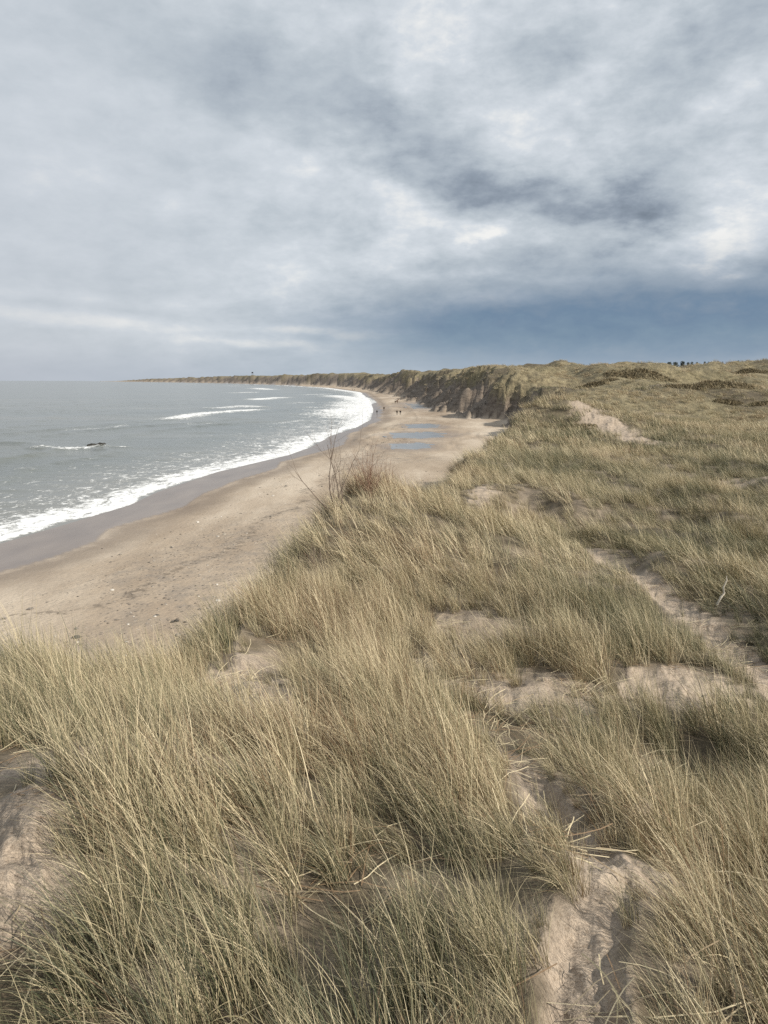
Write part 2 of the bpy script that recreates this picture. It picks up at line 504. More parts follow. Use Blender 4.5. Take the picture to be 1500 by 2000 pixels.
    # trodden trails, each with a grassy bank on its right (eastern) side
    for (P, wd), bank, cut in zip(TRAILS, (.50, .20), (.06, .10)):
        d, rn = poly_dist(x, y, P)
        sd_ = -d if P[0][1] > P[-1][1] else d
        z = z - cut * sstep(wd * 1.6, wd * .5, np.abs(d)) * near
        tot = np.linalg.norm(np.diff(P, axis=0), axis=1).sum()
        z = z + bank * sstep(wd * .6, wd * .6 + 3.2 * bank, sd_) * np.exp(-np.clip(sd_, 0, None) / (2.2 * bank / .3)) * near * sstep(0, .25, rn / tot) * sstep(1, .8, rn / tot)
    # wind scoured hollows under the tussocks
    for hx_, hy_, ra_, dp in HOLLOWS:
        dx = x - hx_; dy = y - hy_
        q = np.hypot(dx, dy * .7) / ra_
        z = z - dp * np.exp(-q * q) + dp * .9 * np.exp(-(((dx - ra_ * 1.5) ** 2 + (dy * .7) ** 2) / ra_ ** 2))
    # hollows with footprints in the bare sand
    z = z + .035 * np.exp(-((x - LUMP[0]) ** 2 + (y - LUMP[1]) ** 2) / .006)
    z = z + near * sm * (fbm(x * 6.0, y * 6.0, 24, 4, .62) * .055 + fbm(x * 1.8, y * 1.8, 27, 2) * .03 + fbm(x * 15, y * 15, 29, 2) * .022)
    z = z + (r < 90) * (r >= 40) * sm * fbm(x * 1.1, y * 1.1, 25, 4, .6) * .20
    inland = sstep(-1.4, .3, e2) if full else None
    if not full:
        return z
    isl = (1 - lip) * sstep(-1.3, -.35, e2) + lip * sstep(-1.2, .4, e2)
    # vegetated tongues on the far slopes
    tong = cap
    veg = np.clip(np.maximum(isl, tong), 0, 1)
    return dict(z=z, e=e2, ws=ws, run=run, sand=sm, cliff=cliff, veg=veg, zb=zb, r=r)


def hit(u, v):
    d = ray(u, v)
    t = np.exp(np.linspace(math.log(1.0), math.log(9000), 6000))
    x, y, z = d[0] * t, d[1] * t, EYE + d[2] * t
    h = terrain(x, y, False)
    b = np.nonzero(z < h)[0]
    i = b[0] if len(b) else -1
    return float(x[i]), float(y[i]), float(h[i])


# ------------------------------------------------------------------ ground materials
def new_mat(name):
    m = bpy.data.materials.new(name)
    m.use_nodes = True
    return m, NT(m.node_tree)


def finish(N, col, rough=.9, bump=None, strength=.5, dist=.05, spec=.3, normal=None):
    b = N.n('ShaderNodeBsdfPrincipled')
    N.put(b.inputs['Base Color'], col if not (isinstance(col, tuple) and len(col) == 3) else (*col, 1))
    N.put(b.inputs['Roughness'], rough)
    N.put(b.inputs['Specular IOR Level'], spec)
    if bump is not None:
        bn = N.n('ShaderNodeBump')
        bn.inputs['Strength'].default_value = strength
        N.put(bn.inputs['Distance'], dist)
        N.put(bn.inputs['Height'], bump)
        N.put(b.inputs['Normal'], bn.outputs[0])
    o = N.n('ShaderNodeOutputMaterial')
    N.put(o.inputs[0], b.outputs[0])
    return b


def ground_material():
    m, N = new_mat('sand_and_turf')
    pos = N.n('ShaderNodeNewGeometry').outputs['Position']
    wet = N.attr('wet'); grass = N.attr('grass'); cliff = N.attr('cliff'); heath = N.attr('heath'); peb = N.attr('pebble'); dist = N.attr('dist')
    flat = N.vmath('MULTIPLY', pos, (1, 1, .2))
    nL = N.noise(flat, .035, 4, .6)
    nM = N.noise(flat, .35, 4, .6)
    nS = N.noise(pos, 4.0, 4, .65)
    nF = N.noise(pos, 38.0, 3, .7)
    stre = N.noise(N.vmath('MULTIPLY', pos, (.10, .03, .3)), 1.0, 5, .65)
    # dry sand
    sand = N.ramp(N.math('ADD', N.math('MULTIPLY', nM, .5), N.math('MULTIPLY', nS, .5)),
                  [(.25, (.25, .20, .152)), (.5, (.335, .276, .216)), (.75, (.415, .35, .28))])
    fine = N.ramp(nF, [(.3, (.60, .57, .54)), (.5, (.95, .95, .95)), (.75, (1.2, 1.18, 1.15))])
    sand = N.mix(1.0, sand, fine, 'MULTIPLY')
    sand = N.mix(1.0, sand, N.ramp(N.noise(pos, 150.0, 2, .8), [(.32, (.66, .63, .60)), (.5, (1, 1, 1)), (.68, (1.22, 1.2, 1.17))]), 'MULTIPLY')
    beachy = N.ramp(stre, [(.34, (.235, .178, .125)), (.5, (.365, .295, .22)), (.64, (.50, .425, .335))])
    on_beach = N.attr('beach')
    sand = N.mix(N.math('MULTIPLY', on_beach, .85), sand, beachy)
    # shingle strewn on the beach
    vor = N.n('ShaderNodeTexVoronoi')
    N.put(vor.inputs['Vector'], pos)
    vor.inputs['Scale'].default_value = 3.2
    sp = N.math('MULTIPLY', N.remap(vor.outputs['Distance'], .30, .14), N.math('GREATER_THAN', N.noise(pos, 1.3, 3, .6), .47))
    pcol = N.mix(N.math('GREATER_THAN', N.noise(pos, 2.1, 1), .60), (.10, .085, .075), (.50, .46, .40))
    sand = N.mix(N.math('MULTIPLY', N.math('MULTIPLY', sp, peb), .85), sand, pcol)
    peb_tone = N.math('MULTIPLY', N.remap(N.noise(flat, .7, 5, .7), .45, .65), peb)  # darker tone of the pebbly zones
    sand = N.mix(N.math('MULTIPLY', peb_tone, .6), sand, (.19, .165, .14))
    wl = N.attr('wetd')
    wob = N.math('ADD', wl, N.math('MULTIPLY', N.math('SUBTRACT', N.noise(flat, .25, 4, .65), .5), 5.0))
    band = N.math('MULTIPLY', N.remap(wob, .0, 1.2, 0, 1, True), N.remap(wob, 5.0, 1.4, 0, 1, True))
    sand = N.mix(N.math('MULTIPLY', N.math('MULTIPLY', band, on_beach), .55), sand, (.16, .125, .092))
    wrack = N.math('MULTIPLY', N.remap(N.math('ABSOLUTE', N.math('SUBTRACT', wob, 11.0)), .7, .15), N.math('GREATER_THAN', N.noise(pos, 1.6, 4, .7), .52))
    sand = N.mix(N.math('MULTIPLY', N.math('MULTIPLY', wrack, on_beach), .6), sand, (.10, .08, .06))
    # cliff of layered dirty sand
    lay = N.noise(N.vmath('MULTIPLY', pos, (.3, .12, 1.6)), 1.0, 5, .7)
    cl = N.ramp(lay, [(.28, (.09, .073, .058)), (.47, (.15, .120, .094)), (.62, (.205, .168, .132)), (.78, (.265, .22, .175))])
    cl = N.mix(N.remap(N.noise(N.vmath('MULTIPLY', pos, (1, 1, .8)), .45, 6, .78), .50, .66), cl, (.085, .064, .047))
    sand = N.mix(cliff, sand, cl)
    # grass litter / far turf
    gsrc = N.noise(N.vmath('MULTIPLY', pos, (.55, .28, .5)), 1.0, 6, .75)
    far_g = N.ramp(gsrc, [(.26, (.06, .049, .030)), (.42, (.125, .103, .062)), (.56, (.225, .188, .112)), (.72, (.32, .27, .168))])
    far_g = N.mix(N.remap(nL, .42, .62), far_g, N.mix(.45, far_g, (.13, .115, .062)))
    near_g = N.ramp(nS, [(.3, (.055, .043, .028)), (.55, (.105, .083, .053)), (.75, (.18, .145, .095))])  # litter brown, darkened to paint shadow depth between the tufts
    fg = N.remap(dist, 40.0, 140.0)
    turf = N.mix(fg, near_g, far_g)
    hth = N.ramp(N.noise(pos, .9, 5, .7), [(.3, (.045, .038, .026)), (.55, (.105, .084, .052)), (.75, (.18, .148, .085))])
    turf = N.mix(heath, turf, hth)
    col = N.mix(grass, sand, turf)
    wetc = N.ramp(N.noise(N.vmath('MULTIPLY', pos, (.3, .12, 1)), 1.0, 4, .6), [(.3, (.150, .112, .086)), (.6, (.205, .158, .122)), (.8, (.26, .205, .16))])
    col = N.mix(wet, col, wetc)
    rough = N.ramp(wet, [(0, (.95, .95, .95)), (.55, (.55, .55, .55)), (.85, (.36, .36, .36)), (1, (.27, .27, .27))])
    dry = N.math('SUBTRACT', 1.0, wet)
    h = N.math('ADD', N.math('MULTIPLY', nS, .05), N.math('MULTIPLY', nF, .014))
    h = N.math('ADD', h, N.math('MULTIPLY', N.math('MULTIPLY', gsrc, fg), N.math('MULTIPLY', grass, 1.1)))
    h = N.math('ADD', h, N.math('MULTIPLY', N.math('MULTIPLY', lay, cliff), .9))
    h = N.math('ADD', h, N.math('MULTIPLY', N.math('MULTIPLY', sp, peb), .06))
    foot = N.n('ShaderNodeTexVoronoi', feature='SMOOTH_F1')
    N.put(foot.inputs['Vector'], N.vmath('ADD', pos, N.vmath('SCALE', N.n('ShaderNodeTexNoise').outputs['Color'], .0)))
    foot.inputs['Scale'].default_value = 4.2
    h = N.math('ADD', h, N.math('MULTIPLY', N.math('MULTIPLY', foot.outputs['Distance'], N.remap(on_beach, 0, 1, .13, .05)), N.math('SUBTRACT', 1.0, grass)))
    h = N.math('MULTIPLY', h, dry)
    finish(N, col, rough, h, .75, 1.0, .35)
    return m


MAT_GROUND = ground_material()

# ------------------------------------------------------------------ ground sheet, split by what it is
print('terrain')
ANG = np.concatenate([np.linspace(-180, -75, 24, endpoint=False), np.linspace(-75, -31, 60, endpoint=False),
                      np.linspace(-31, 31, 640, endpoint=False), np.linspace(31, 75, 60, endpoint=False), np.linspace(75, 180, 25)])
RAD = np.concatenate([np.linspace(.15, 1.6, 16, endpoint=False), np.exp(np.linspace(math.log(1.6), math.log(16), 150, endpoint=False)),
                      np.exp(np.linspace(math.log(16), math.log(120), 130, endpoint=False)),
                      np.exp(np.linspace(math.log(120), math.log(1300), 190, endpoint=False)),
                      np.exp(np.linspace(math.log(1300), math.log(15000), 50))])
AA, RR = np.meshgrid(np.radians(ANG), RAD)
GX = (np.sin(AA) * RR).ravel(); GY = (np.cos(AA) * RR).ravel()
T = terrain(GX, GY)
wetd, _ = poly_dist(GX, GY, WET)
wetn = fbm(GX * .12, GY * .12, 41, 3) * 1.2
wet = sstep(.35, -.35, wetd / np.maximum(1.0, T['r'] / 90) + wetn * .6)
moist = sstep(7, 0, wetd + wetn * 3) * .38
wet = np.clip(np.maximum(wet, moist), 0, 1) * (T['ws'] > -60)
pudm = np.zeros(GX.shape)
for cx, cy, rx, ry in PUDDLES:
    q = np.hypot((GX - cx) / rx, (GY - cy) / ry) + fbm(GX * .1, GY * .1, 42, 3) * .6
    pudm = np.maximum(pudm, sstep(2.0, 1.1, q) * .6)
wet = np.maximum(wet, pudm) * sstep(.3, .02, T['z'] - T['zb']) * (1 - T['veg'])
litter = sstep(-.35, .15, fbm(GX * 1.1, GY * 1.1, 46, 4, .6))
litter = np.where(T['r'] < 45, .55 + .43 * litter, 1.0)
grass = T['veg'] * (1 - np.where(T['r'] < 45, sand_mask(GX, GY, 1.2, 1.1, .38), T['sand'])) * litter
heath = sstep(.04, .28, fbm(GX * .028, GY * .045, 43, 4) + .10 * fbm(GX * .2, GY * .2, 44, 2)) * sstep(55, 130, T['r'])
pebz = sstep(3, 10, wetd) * sstep(-.22, .12, fbm(GX * .05, GY * .035, 45, 3) + .10 - np.clip((T['r'] - 60) / 260, 0, .4)) * (1 - T['veg'])
isbeach = (T['z'] <= T['zb'] + .05) * (1 - T['veg'])
GZ = T['z']
na, nr = len(ANG), len(RAD)
ii = np.arange((nr - 1) * na).reshape(nr - 1, na)[:, :-1].ravel()
QUAD = np.stack([ii, ii + 1, ii + na + 1, ii + na], 1)[:, ::-1]
VN = None
gv = np.stack([GX, GY, GZ], 1)
# vertex normals for the whole sheet so that the pieces meet without a seam
p00, p10, p11 = gv[QUAD[:, 0]], gv[QUAD[:, 1]], gv[QUAD[:, 2]]
fn = np.cross(gv[QUAD[:, 2]] - gv[QUAD[:, 0]], gv[QUAD[:, 3]] - gv[QUAD[:, 1]])
VN = np.zeros_like(gv)
for k in range(4):
    for c in range(3):
        VN[:, c] += np.bincount(QUAD[:, k], fn[:, c], len(gv))
VN /= np.maximum(np.linalg.norm(VN, axis=1, keepdims=True), 1e-12)
if VN[:, 2].mean() < 0:
    QUAD = QUAD[:, ::-1]; VN = -VN
cen = lambda a: a[QUAD].mean(1)
f_veg, f_cliff, f_sand, f_r, f_ws = cen(T['veg']), cen(T['cliff']), cen(T['sand']), cen(T['r']), cen(T['ws'])
f_bch = cen(isbeach.astype(float)); f_wet = cen(wet); f_wd = cen(wetd)
cls = np.zeros(len(QUAD), int)                       # 0 dunes
cls[(f_bch > .5)] = 1                                # 1 beach
cls[(f_bch > .5) & (f_wd < 0)] = 2                   # 2 wet sand
cls[(f_bch <= .5) & (f_veg < .5)] = 3                # 3 cliff
trail_d = np.full(len(QUAD), 99.0)
fx, fy = cen(GX), cen(GY)
for P, wd in TRAILS:
    d, _ = poly_dist(fx, fy, P)
    trail_d = np.minimum(trail_d, np.abs(d) / wd)
cls[(cls == 0) & (trail_d < 1.25) & (f_r < 40)] = 4  # 4 sand path
keep = ~((f_ws < -70))
ATT = dict(wet=wet, grass=grass, cliff=T['cliff'], heath=heath * T['veg'], pebble=pebz, dist=T['r'], beach=isbeach, wetd=wetd)
for k, nm in enumerate(['dunes', 'beach', 'wet_sand', 'sand_cliff', 'sand_path']):
    sel = QUAD[(cls == k) & keep]
    if not len(sel):
        continue
    used, inv = np.unique(sel, return_inverse=True)
    me = mesh_np(nm, gv[used], inv.reshape(-1, 4), True, {a: v[used] for a, v in ATT.items()})
    me.normals_split_custom_set_from_vertices(VN[used].tolist())
    tag(link(nm, me, MAT_GROUND), {'dunes': 'rolling sand dunes under dry grass', 'beach': 'broad pale sandy beach strewn with pebbles',
        'wet_sand': 'strip of dark wet sand along the water', 'sand_cliff': 'eroded brown sand cliff along the dune edge',
        'sand_path': 'narrow trodden sand paths through the dune grass'}[nm], kind='structure')


# ------------------------------------------------------------------ sea
def sea():
    m, N = new_mat('sea_water')
    pos = N.n('ShaderNodeNewGeometry').outputs['Position']
    foam = N.attr('foam'); off = N.attr('off'); dist = N.attr('dist')
    lace = N.noise(N.vmath('MULTIPLY', pos, (.55, .34, 1)), 1.0, 6, .72, 1.2)
    lace2 = N.noise(pos, 2.2, 4, .7, .6)
    big = N.noise(N.vmath('MULTIPLY', pos, (.012, .05, 1)), .55, 4, .6)
    body = N.ramp(big, [(.3, (.078, .088, .072)), (.55, (.102, .108, .086)), (.75, (.135, .130, .096))])
    body = N.mix(N.remap(off, 22, 0), body, (.165, .155, .125))
    lf = N.math('ADD', N.math('MULTIPLY', lace, .62), N.math('MULTIPLY', lace2, .38))
    f = N.remap(N.math('ADD', foam, N.math('MULTIPLY', N.math('SUBTRACT', lf, .5), 4.2)), .36, .92, 0, 1, True)
    f = N.math('MULTIPLY', f, N.math('GREATER_THAN', foam, .02))
    col = N.mix(f, body, (.72, .73, .73))
    rough = N.remap(f, 0, 1, .16, .75)
    rip = N.noise(N.vmath('MULTIPLY', pos, (.5, .9, 1)), 1.0, 5, .65, .4)
    rip2 = N.noise(N.vmath('MULTIPLY', pos, (.06, .16, 1)), 1.0, 4, .6, .3)
    amp = N.remap(off, 0, 25, .12, 1)
    h = N.math('ADD', N.math('MULTIPLY', rip, .22), N.math('MULTIPLY', rip2, 1.3))
    h = N.math('ADD', N.math('MULTIPLY', h, amp), N.math('MULTIPLY', f, .12))
    finish(N, col, rough, h, .42, 1.0, .32)
    ang = np.radians(np.linspace(-62, 26, 520))
    inv = np.concatenate([np.linspace(1 / 30., 1 / 200., 400, endpoint=False), np.linspace(1 / 200., 1 / 1500., 130, endpoint=False), np.geomspace(1 / 1500., 1 / 40000., 40)])
    rr = 1 / inv
    A, R_ = np.meshgrid(ang, rr)
    x = (np.sin(A) * R_).ravel(); y = (np.cos(A) * R_).ravel(); r = R_.ravel()
    ws, run = poly_dist(x, y, WATER)
    off_ = -ws
    nz = fbm(run * .035, off_ * .01, 51, 4, .6)
    # rollers running in, roughly along the shore
    phs = off_ / 21.0 + fbm(run * .012, off_ * .02, 52, 3) * 1.8
    cr = np.exp(-((phs - np.floor(phs) - .5) / .16) ** 2)
    ampw = sstep(8, 40, off_) * (.22 + .30 * np.clip(fbm(run * .012, off_ * .03, 53, 2) + .2, 0, 1)) * sstep(1500, 300, r)
    z = cr * ampw + fbm(x * .12, y * .2, 54, 3) * .16 * sstep(3, 15, off_) * sstep(900, 200, r)
    z = z + .02
    z = np.where(off_ < 4, np.maximum(z, .015), z)
    # swash: ragged white band along the shore
    wob = fbm(run * .08, run * 0, 55, 3, .6)
    thick = 6.3 + 4.6 * fbm(run * .03, run * 0 + 2, 56, 2) + .012 * np.clip(run - 150, 0, 900)
    t = (off_ + wob * 2.0) / thick
    foam_ = sstep(-.16, .02, t) * sstep(1.5, .05, t) * .95
    foam_ = np.maximum(foam_, sstep(-.2, .3, t) * sstep(3.4, 1.0, t) * .40)
    # water sheet climbing the sand with milky foam at the bend of the shore
    bend = np.exp(-((run - 420) / 190.) ** 2)
    foam_ = np.maximum(foam_, bend * sstep(-3, 1, off_) * sstep(34, 5, off_ + nz * 20) * .92)
    # breakers further out
    for pts, w, a in [([(300, 822), (340, 818), (400, 808), (470, 803), (525, 799)], 5.5, .95), ([(400, 800), (470, 794), (520, 797)], 7, .75),
                      ([(490, 782), (530, 778), (565, 776)], 10, .9), ([(440, 768), (480, 767), (500, 766)], 12, .8), ([(445, 758), (500, 758), (530, 762)], 18, .8),
                      ([(420, 753), (500, 755)], 25, .6),
                      ([(40, 876), (110, 876), (165, 874), (215, 874), (270, 873)], 1.6, .66), ([(90, 879), (150, 878), (190, 876)], 1.8, .8),
                      ([(110, 843), (160, 838), (215, 835), (255, 829)], 2.2, .46), ([(580, 795), (640, 797), (690, 803)], 5, .62), ([(330, 752), (440, 751)], 30, .5), ([(520, 830), (580, 822), (640, 818)], 3.0, .5), ([(250, 800), (300, 797)], 5, .35), ([(560, 788), (620, 786)], 8, .6), ([(590, 772), (650, 769)], 14, .6), ([(330, 905), (400, 895), (470, 880)], 2.0, .42), ([(60, 945), (160, 928)], 2.0, .36), ([(350, 830), (430, 826)], 3, .4), ([(640, 772), (690, 778), (718, 790)], 14, .9),
                      ([(480, 873), (540, 862), (600, 848), (650, 832)], 2.5, .45), ([(200, 965), (260, 945), (330, 928), (420, 905)], 1.5, .5), ([(20, 1015), (110, 990), (180, 970)], 2.0, .5)]:
        P = np.array([at_z(u, v, 0) for u, v in pts])
        d, rn = poly_dist(x, y, P)
        Lp = np.linalg.norm(np.diff(P, axis=0), axis=1).sum()
        endt = sstep(0, .12, rn / Lp) * sstep(1, .85, rn / Lp)
        g = np.exp(-(d / w) ** 2) * (.25 + .75 * endt) * a
        foam_ = np.maximum(foam_, g)
        z = z + np.exp(-((d) / (w * .8)) ** 2) * .32 * endt * (a > .6)
    n_a = len(ang); nrr = len(rr)
    i0 = np.arange((nrr - 1) * n_a).reshape(nrr - 1, n_a)[:, :-1].ravel()
    Q = np.stack([i0, i0 + n_a, i0 + n_a + 1, i0 + 1], 1)[:, ::-1]
    Q = Q[off_[Q].max(1) > -8]
    used, ivx = np.unique(Q, return_inverse=True)
    V = np.stack([x, y, z], 1)[used]
    Fq = ivx.reshape(-1, 4)
    n0 = np.cross(V[Fq[0, 1]] - V[Fq[0, 0]], V[Fq[0, 2]] - V[Fq[0, 0]])
    if n0[2] < 0:
        Fq = Fq[:, ::-1]
    me = mesh_np('sea', V, Fq, True, dict(foam=foam_[used], off=off_[used], dist=r[used]))
    tag(link('sea', me, m), 'grey green sea with white surf rolling onto the sand', kind='structure')


print('sea')
sea()

# puddles left on the beach
mp, N = new_mat('puddle_water')
pp = N.n('ShaderNodeNewGeometry').outputs['Position']
finish(N, N.ramp(N.noise(pp, .4, 3), [(.3, (.17, .165, .15)), (.7, (.25, .235, .21))]), .16, N.noise(pp, 1.5, 3), .06, .1, .5)
for i, (cx, cy, rx, ry) in enumerate(PUDDLES):
    V = [(cx, cy, 1.0 - .045)]
    n = 64
    for k in range(n):
        a = 2 * math.pi * k / n
        q = 1.25
        V.append((cx + math.cos(a) * rx * q, cy + math.sin(a) * ry * q, .955))
    me = mesh_np('puddle', V, [(0, 1 + k, 1 + (k + 1) % n) for k in range(n)], False)
    tag(link('puddle', me, mp), ['small blue puddle on the beach beyond two larger ones', 'middle and widest pale puddle on the beach', 'nearest pale puddle on the beach',
                                 'faint shallow puddle on the beach behind the walkers'][i], kind='structure')


# ------------------------------------------------------------------ marram grass
def blade_material():
    m, N = new_mat('marram_blades')
    t = N.attr('blade'); along = N.attr('along')
    tint = N.attr('tint', 'INSTANCER')
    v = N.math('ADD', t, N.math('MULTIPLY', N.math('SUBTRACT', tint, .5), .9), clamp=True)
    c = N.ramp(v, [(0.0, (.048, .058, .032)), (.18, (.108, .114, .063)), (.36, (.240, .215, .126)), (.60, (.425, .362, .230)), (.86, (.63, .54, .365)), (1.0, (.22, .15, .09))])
    # dead brown sheaths, plus root darkening painted in for shadow between stems
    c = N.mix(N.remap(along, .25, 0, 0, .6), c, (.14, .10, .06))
    b = N.n('ShaderNodeBsdfPrincipled')
    N.put(b.inputs['Base Color'], c)
    b.inputs['Roughness'].default_value = .55
    b.inputs['Specular IOR Level'].default_value = .30
    tr = N.n('ShaderNodeBsdfTranslucent')
    N.put(tr.inputs[0], c)
    mx = N.n('ShaderNodeMixShader')
    mx.inputs[0].default_value = .13
    N.put(mx.inputs[1], b.outputs[0]); N.put(mx.inputs[2], tr.outputs[0])
    o = N.n('ShaderNodeOutputMaterial')
    N.put(o.inputs[0], mx.outputs[0])
    return m


MAT_BLADE = blade_material()
WIND = math.pi        # tips blown towards -x


def tuft_mesh(name, rng, nb, radius, lmin, lmax, width, seg, lean, spread, droop, green):
    V = []; F = []; tb = []; al = []
    for _ in range(nb):
        rr_ = radius * math.sqrt(rng.random()); ra = rng.random() * 2 * math.pi
        base = np.array([rr_ * math.cos(ra), rr_ * math.sin(ra), -.04])
        low = rng.random() < .38
        L = rng.uniform(lmin, lmax) * (rng.uniform(.35, .6) if low else 1.0)
        az = WIND + rng.normal(0, spread)
        th = rng.normal(lean * .62, .24)
        # blades on the rim also splay outwards
        bend = lean * rng.uniform(.15, 1.0) + droop * (rng.random() ** 3) * 1.3
        col = float(np.clip(rng.normal((.30 if low else .58) - green, .24), 0, .93))  # short understory blades coloured darker to paint shadow depth inside the tuft
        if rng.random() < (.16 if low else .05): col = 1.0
        p = base.copy(); w = width * rng.uniform(.5, 1.3) * (1.5 if rng.random() < .12 else 1)
        sa = rng.random() * math.pi
        side = np.array([math.cos(sa), math.sin(sa), 0.0])
        i0 = len(V)
        azz = az
        curl = rng.normal(0, .25)
        for s in range(seg + 1):
            f = s / seg
            wd = w * (1 - f) ** .6 * .5 if s < seg else 0
            if s < seg:
                V.append(p - side * wd); V.append(p + side * wd); tb += [col] * 2; al += [f] * 2
            else:
                V.append(p.copy()); tb.append(col); al.append(1.0)
            tt = th + bend * f ** 1.3
            azz = az + curl * f
            p = p + (L / seg) * np.array([math.sin(tt) * math.cos(azz), math.sin(tt) * math.sin(azz), math.cos(tt)])
        for s in range(seg - 1):
            a = i0 + 2 * s
            F.append((a, a + 1, a + 3)); F.append((a, a + 3, a + 2))
        a = i0 + 2 * (seg - 1)
        F.append((a, a + 1, a + 2))
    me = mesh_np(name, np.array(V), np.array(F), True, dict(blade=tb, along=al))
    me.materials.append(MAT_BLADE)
    return me


def tuft_bank(kind, n, **kw):
    c = bpy.data.collections.new(kind)
    rng = np.random.default_rng(abs(hash(kind)) % 1000 if False else sum(map(ord, kind)))
    for i in range(n):
        k = dict(kw)
        k['green'] = kw['green'] + (i / (n - 1) - .5) * .3
        k['lean'] = kw['lean'] * (0.7 + .6 * ((i * 7) % n) / n)
        me = tuft_mesh('tuft', rng, **k)
        c.objects.link(bpy.data.objects.new('%s_%02d' % (kind, i), me))
    return c


def scatter(name, coll, pts, rot, scl, idx, tint, label):
    me = bpy.data.meshes.new(name)
    n = len(pts)
    me.vertices.add(n)
    me.vertices.foreach_set('co', np.asarray(pts, np.float32).ravel())
    a = me.attributes.new('rot', 'FLOAT_VECTOR', 'POINT'); a.data.foreach_set('vector', np.asarray(rot, np.float32).ravel())
    a = me.attributes.new('scl', 'FLOAT_VECTOR', 'POINT'); a.data.foreach_set('vector', np.asarray(scl, np.float32).ravel())
    a = me.attributes.new('idx', 'INT', 'POINT'); a.data.foreach_set('value', np.asarray(idx, np.int32))
    a = me.attributes.new('tint', 'FLOAT', 'POINT'); a.data.foreach_set('value', np.asarray(tint, np.float32))
    o = link(name, me)
    ng = bpy.data.node_groups.new(name + '_scatter', 'GeometryNodeTree')
    ng.interface.new_socket('Geometry', in_out='INPUT', socket_type='NodeSocketGeometry')
    ng.interface.new_socket('Geometry', in_out='OUTPUT', socket_type='NodeSocketGeometry')
    nn = ng.nodes
    gi = nn.new('NodeGroupInput'); go = nn.new('NodeGroupOutput')
    ip = nn.new('GeometryNodeInstanceOnPoints')
    ci = nn.new('GeometryNodeCollectionInfo')
    ci.inputs['Collection'].default_value = coll
    ci.inputs['Separate Children'].default_value = True
    ci.inputs['Reset Children'].default_value = True
    def na_(nm, ty):
        q = nn.new('GeometryNodeInputNamedAttribute'); q.data_type = ty
        q.inputs[0].default_value = nm
        return [s for s in q.outputs if s.enabled][0]
    e2r = nn.new('FunctionNodeEulerToRotation')
    L = ng.links.new
    L(gi.outputs[0], ip.inputs['Points'])
    L(ci.outputs[0], ip.inputs['Instance'])
    ip.inputs['Pick Instance'].default_value = True
    L(na_('idx', 'INT'), ip.inputs['Instance Index'])
    L(na_('rot', 'FLOAT_VECTOR'), e2r.inputs[0])
    L(e2r.outputs[0], ip.inputs['Rotation'])
    L(na_('scl', 'FLOAT_VECTOR'), ip.inputs['Scale'])
    L(ip.outputs[0], go.inputs[0])
    md = o.modifiers.new('scatter', 'NODES')
    md.node_group = ng
    tag(o, label, kind='stuff')
    return o


def ring_points(r0, r1, dens, half, rng):
    n = int(math.radians(2 * half) / 2 * (r1 * r1 - r0 * r0) * dens)
    a = np.radians(rng.uniform(-half, half, n))
    r = np.sqrt(rng.uniform(r0 * r0, r1 * r1, n))
    return np.sin(a) * r, np.cos(a) * r


def hillside(x, y):
    """1 on the browner heathy slope behind the long trail"""
    d, rn = poly_dist(x, y, TRAILS[0][0])
    a = np.degrees(np.arctan2(x, y))
    return np.where((d < -.1) | (np.hypot(x, y) > 22), 1.0, 0.0) * sstep(2, 9, a) * sstep(7, 9, np.hypot(x, y)) * sstep(75, 55, np.hypot(x, y))


def grass_ring(name, coll, nvar, rings, hscale, label, rng, sparse=.07):
    P = []; R_ = []; Sc = []; I = []; Ti = []
    for r0, r1, dens, half, sc in rings:
        x, y = ring_points(r0, r1, dens, half, rng)
        t = terrain(x, y)
        t['sand'] = np.where(t['r'] < 30, sand_mask(x, y, 1.15, 1.15), t['sand']); thin = np.where(t['r'] < 30, sand_mask(x, y, 1.5, 3.0), 0)
        clump = fbm(x * .9, y * .9, 61, 3, .6)
        big = fbm(x * .25, y * .25, 62, 3)
        big = np.where(t['r'] > 60, fbm(x * .05, y * .05, 64, 3), big)
        prob = t['veg'] * (1 - t['sand'] * (1 - sparse) * np.clip(1.0 + clump * .8, .5, 1.2)) * np.clip(np.where(t['r'] > 11, .92, .82) + clump * 1.0, .15, 1)
        hp = heath_at(x, y, t['r'])
        prob = prob * (1 - .55 * hp) * np.where(t['r'] < 12, sstep(-.28, .02, clump + .16), np.where(t['r'] < 60, sstep(-.5, .1, clump + .38), 1))
        k = rng.random(len(x)) < prob
        x, y = x[k], y[k]; z = t['z'][k]; cl = clump[k]; bg = big[k]; n = len(x); sd = t['sand'][k]; th_ = thin[k]; hp = hp[k]
        P.append(np.stack([x, y, z], 1))
        yaw = rng.normal(0, .34, n) + fbm(x * .55, y * .55, 63, 2) * 1.25
        R_.append(np.stack([rng.normal(0, .14, n), rng.normal(0, .14, n), yaw], 1))
        s = sc * np.clip(rng.normal(1.0, .17, n) + cl * .60, .45, 1.3) * (1 - .25 * sd) * (1 - .38 * th_) * hscale
        Sc.append(np.stack([s, s, s * rng.uniform(.85, 1.12, n)], 1))
        I.append(rng.integers(0, nvar, n))
        Ti.append(np.clip(.53 + bg * .60 + cl * .30 + rng.normal(0, .10, n) - .18 * hp - .20 * hillside(x, y), 0, 1))
    P = np.concatenate(P)
    print(name, len(P))
    return scatter(name, coll, P, np.concatenate(R_), np.concatenate(Sc), np.concatenate(I), np.concatenate(Ti), label)


def heath_at(x, y, r):
    return sstep(.04, .28, fbm(x * .028, y * .045, 43, 4) + .10 * fbm(x * .2, y * .2, 44, 2)) * sstep(55, 130, r)


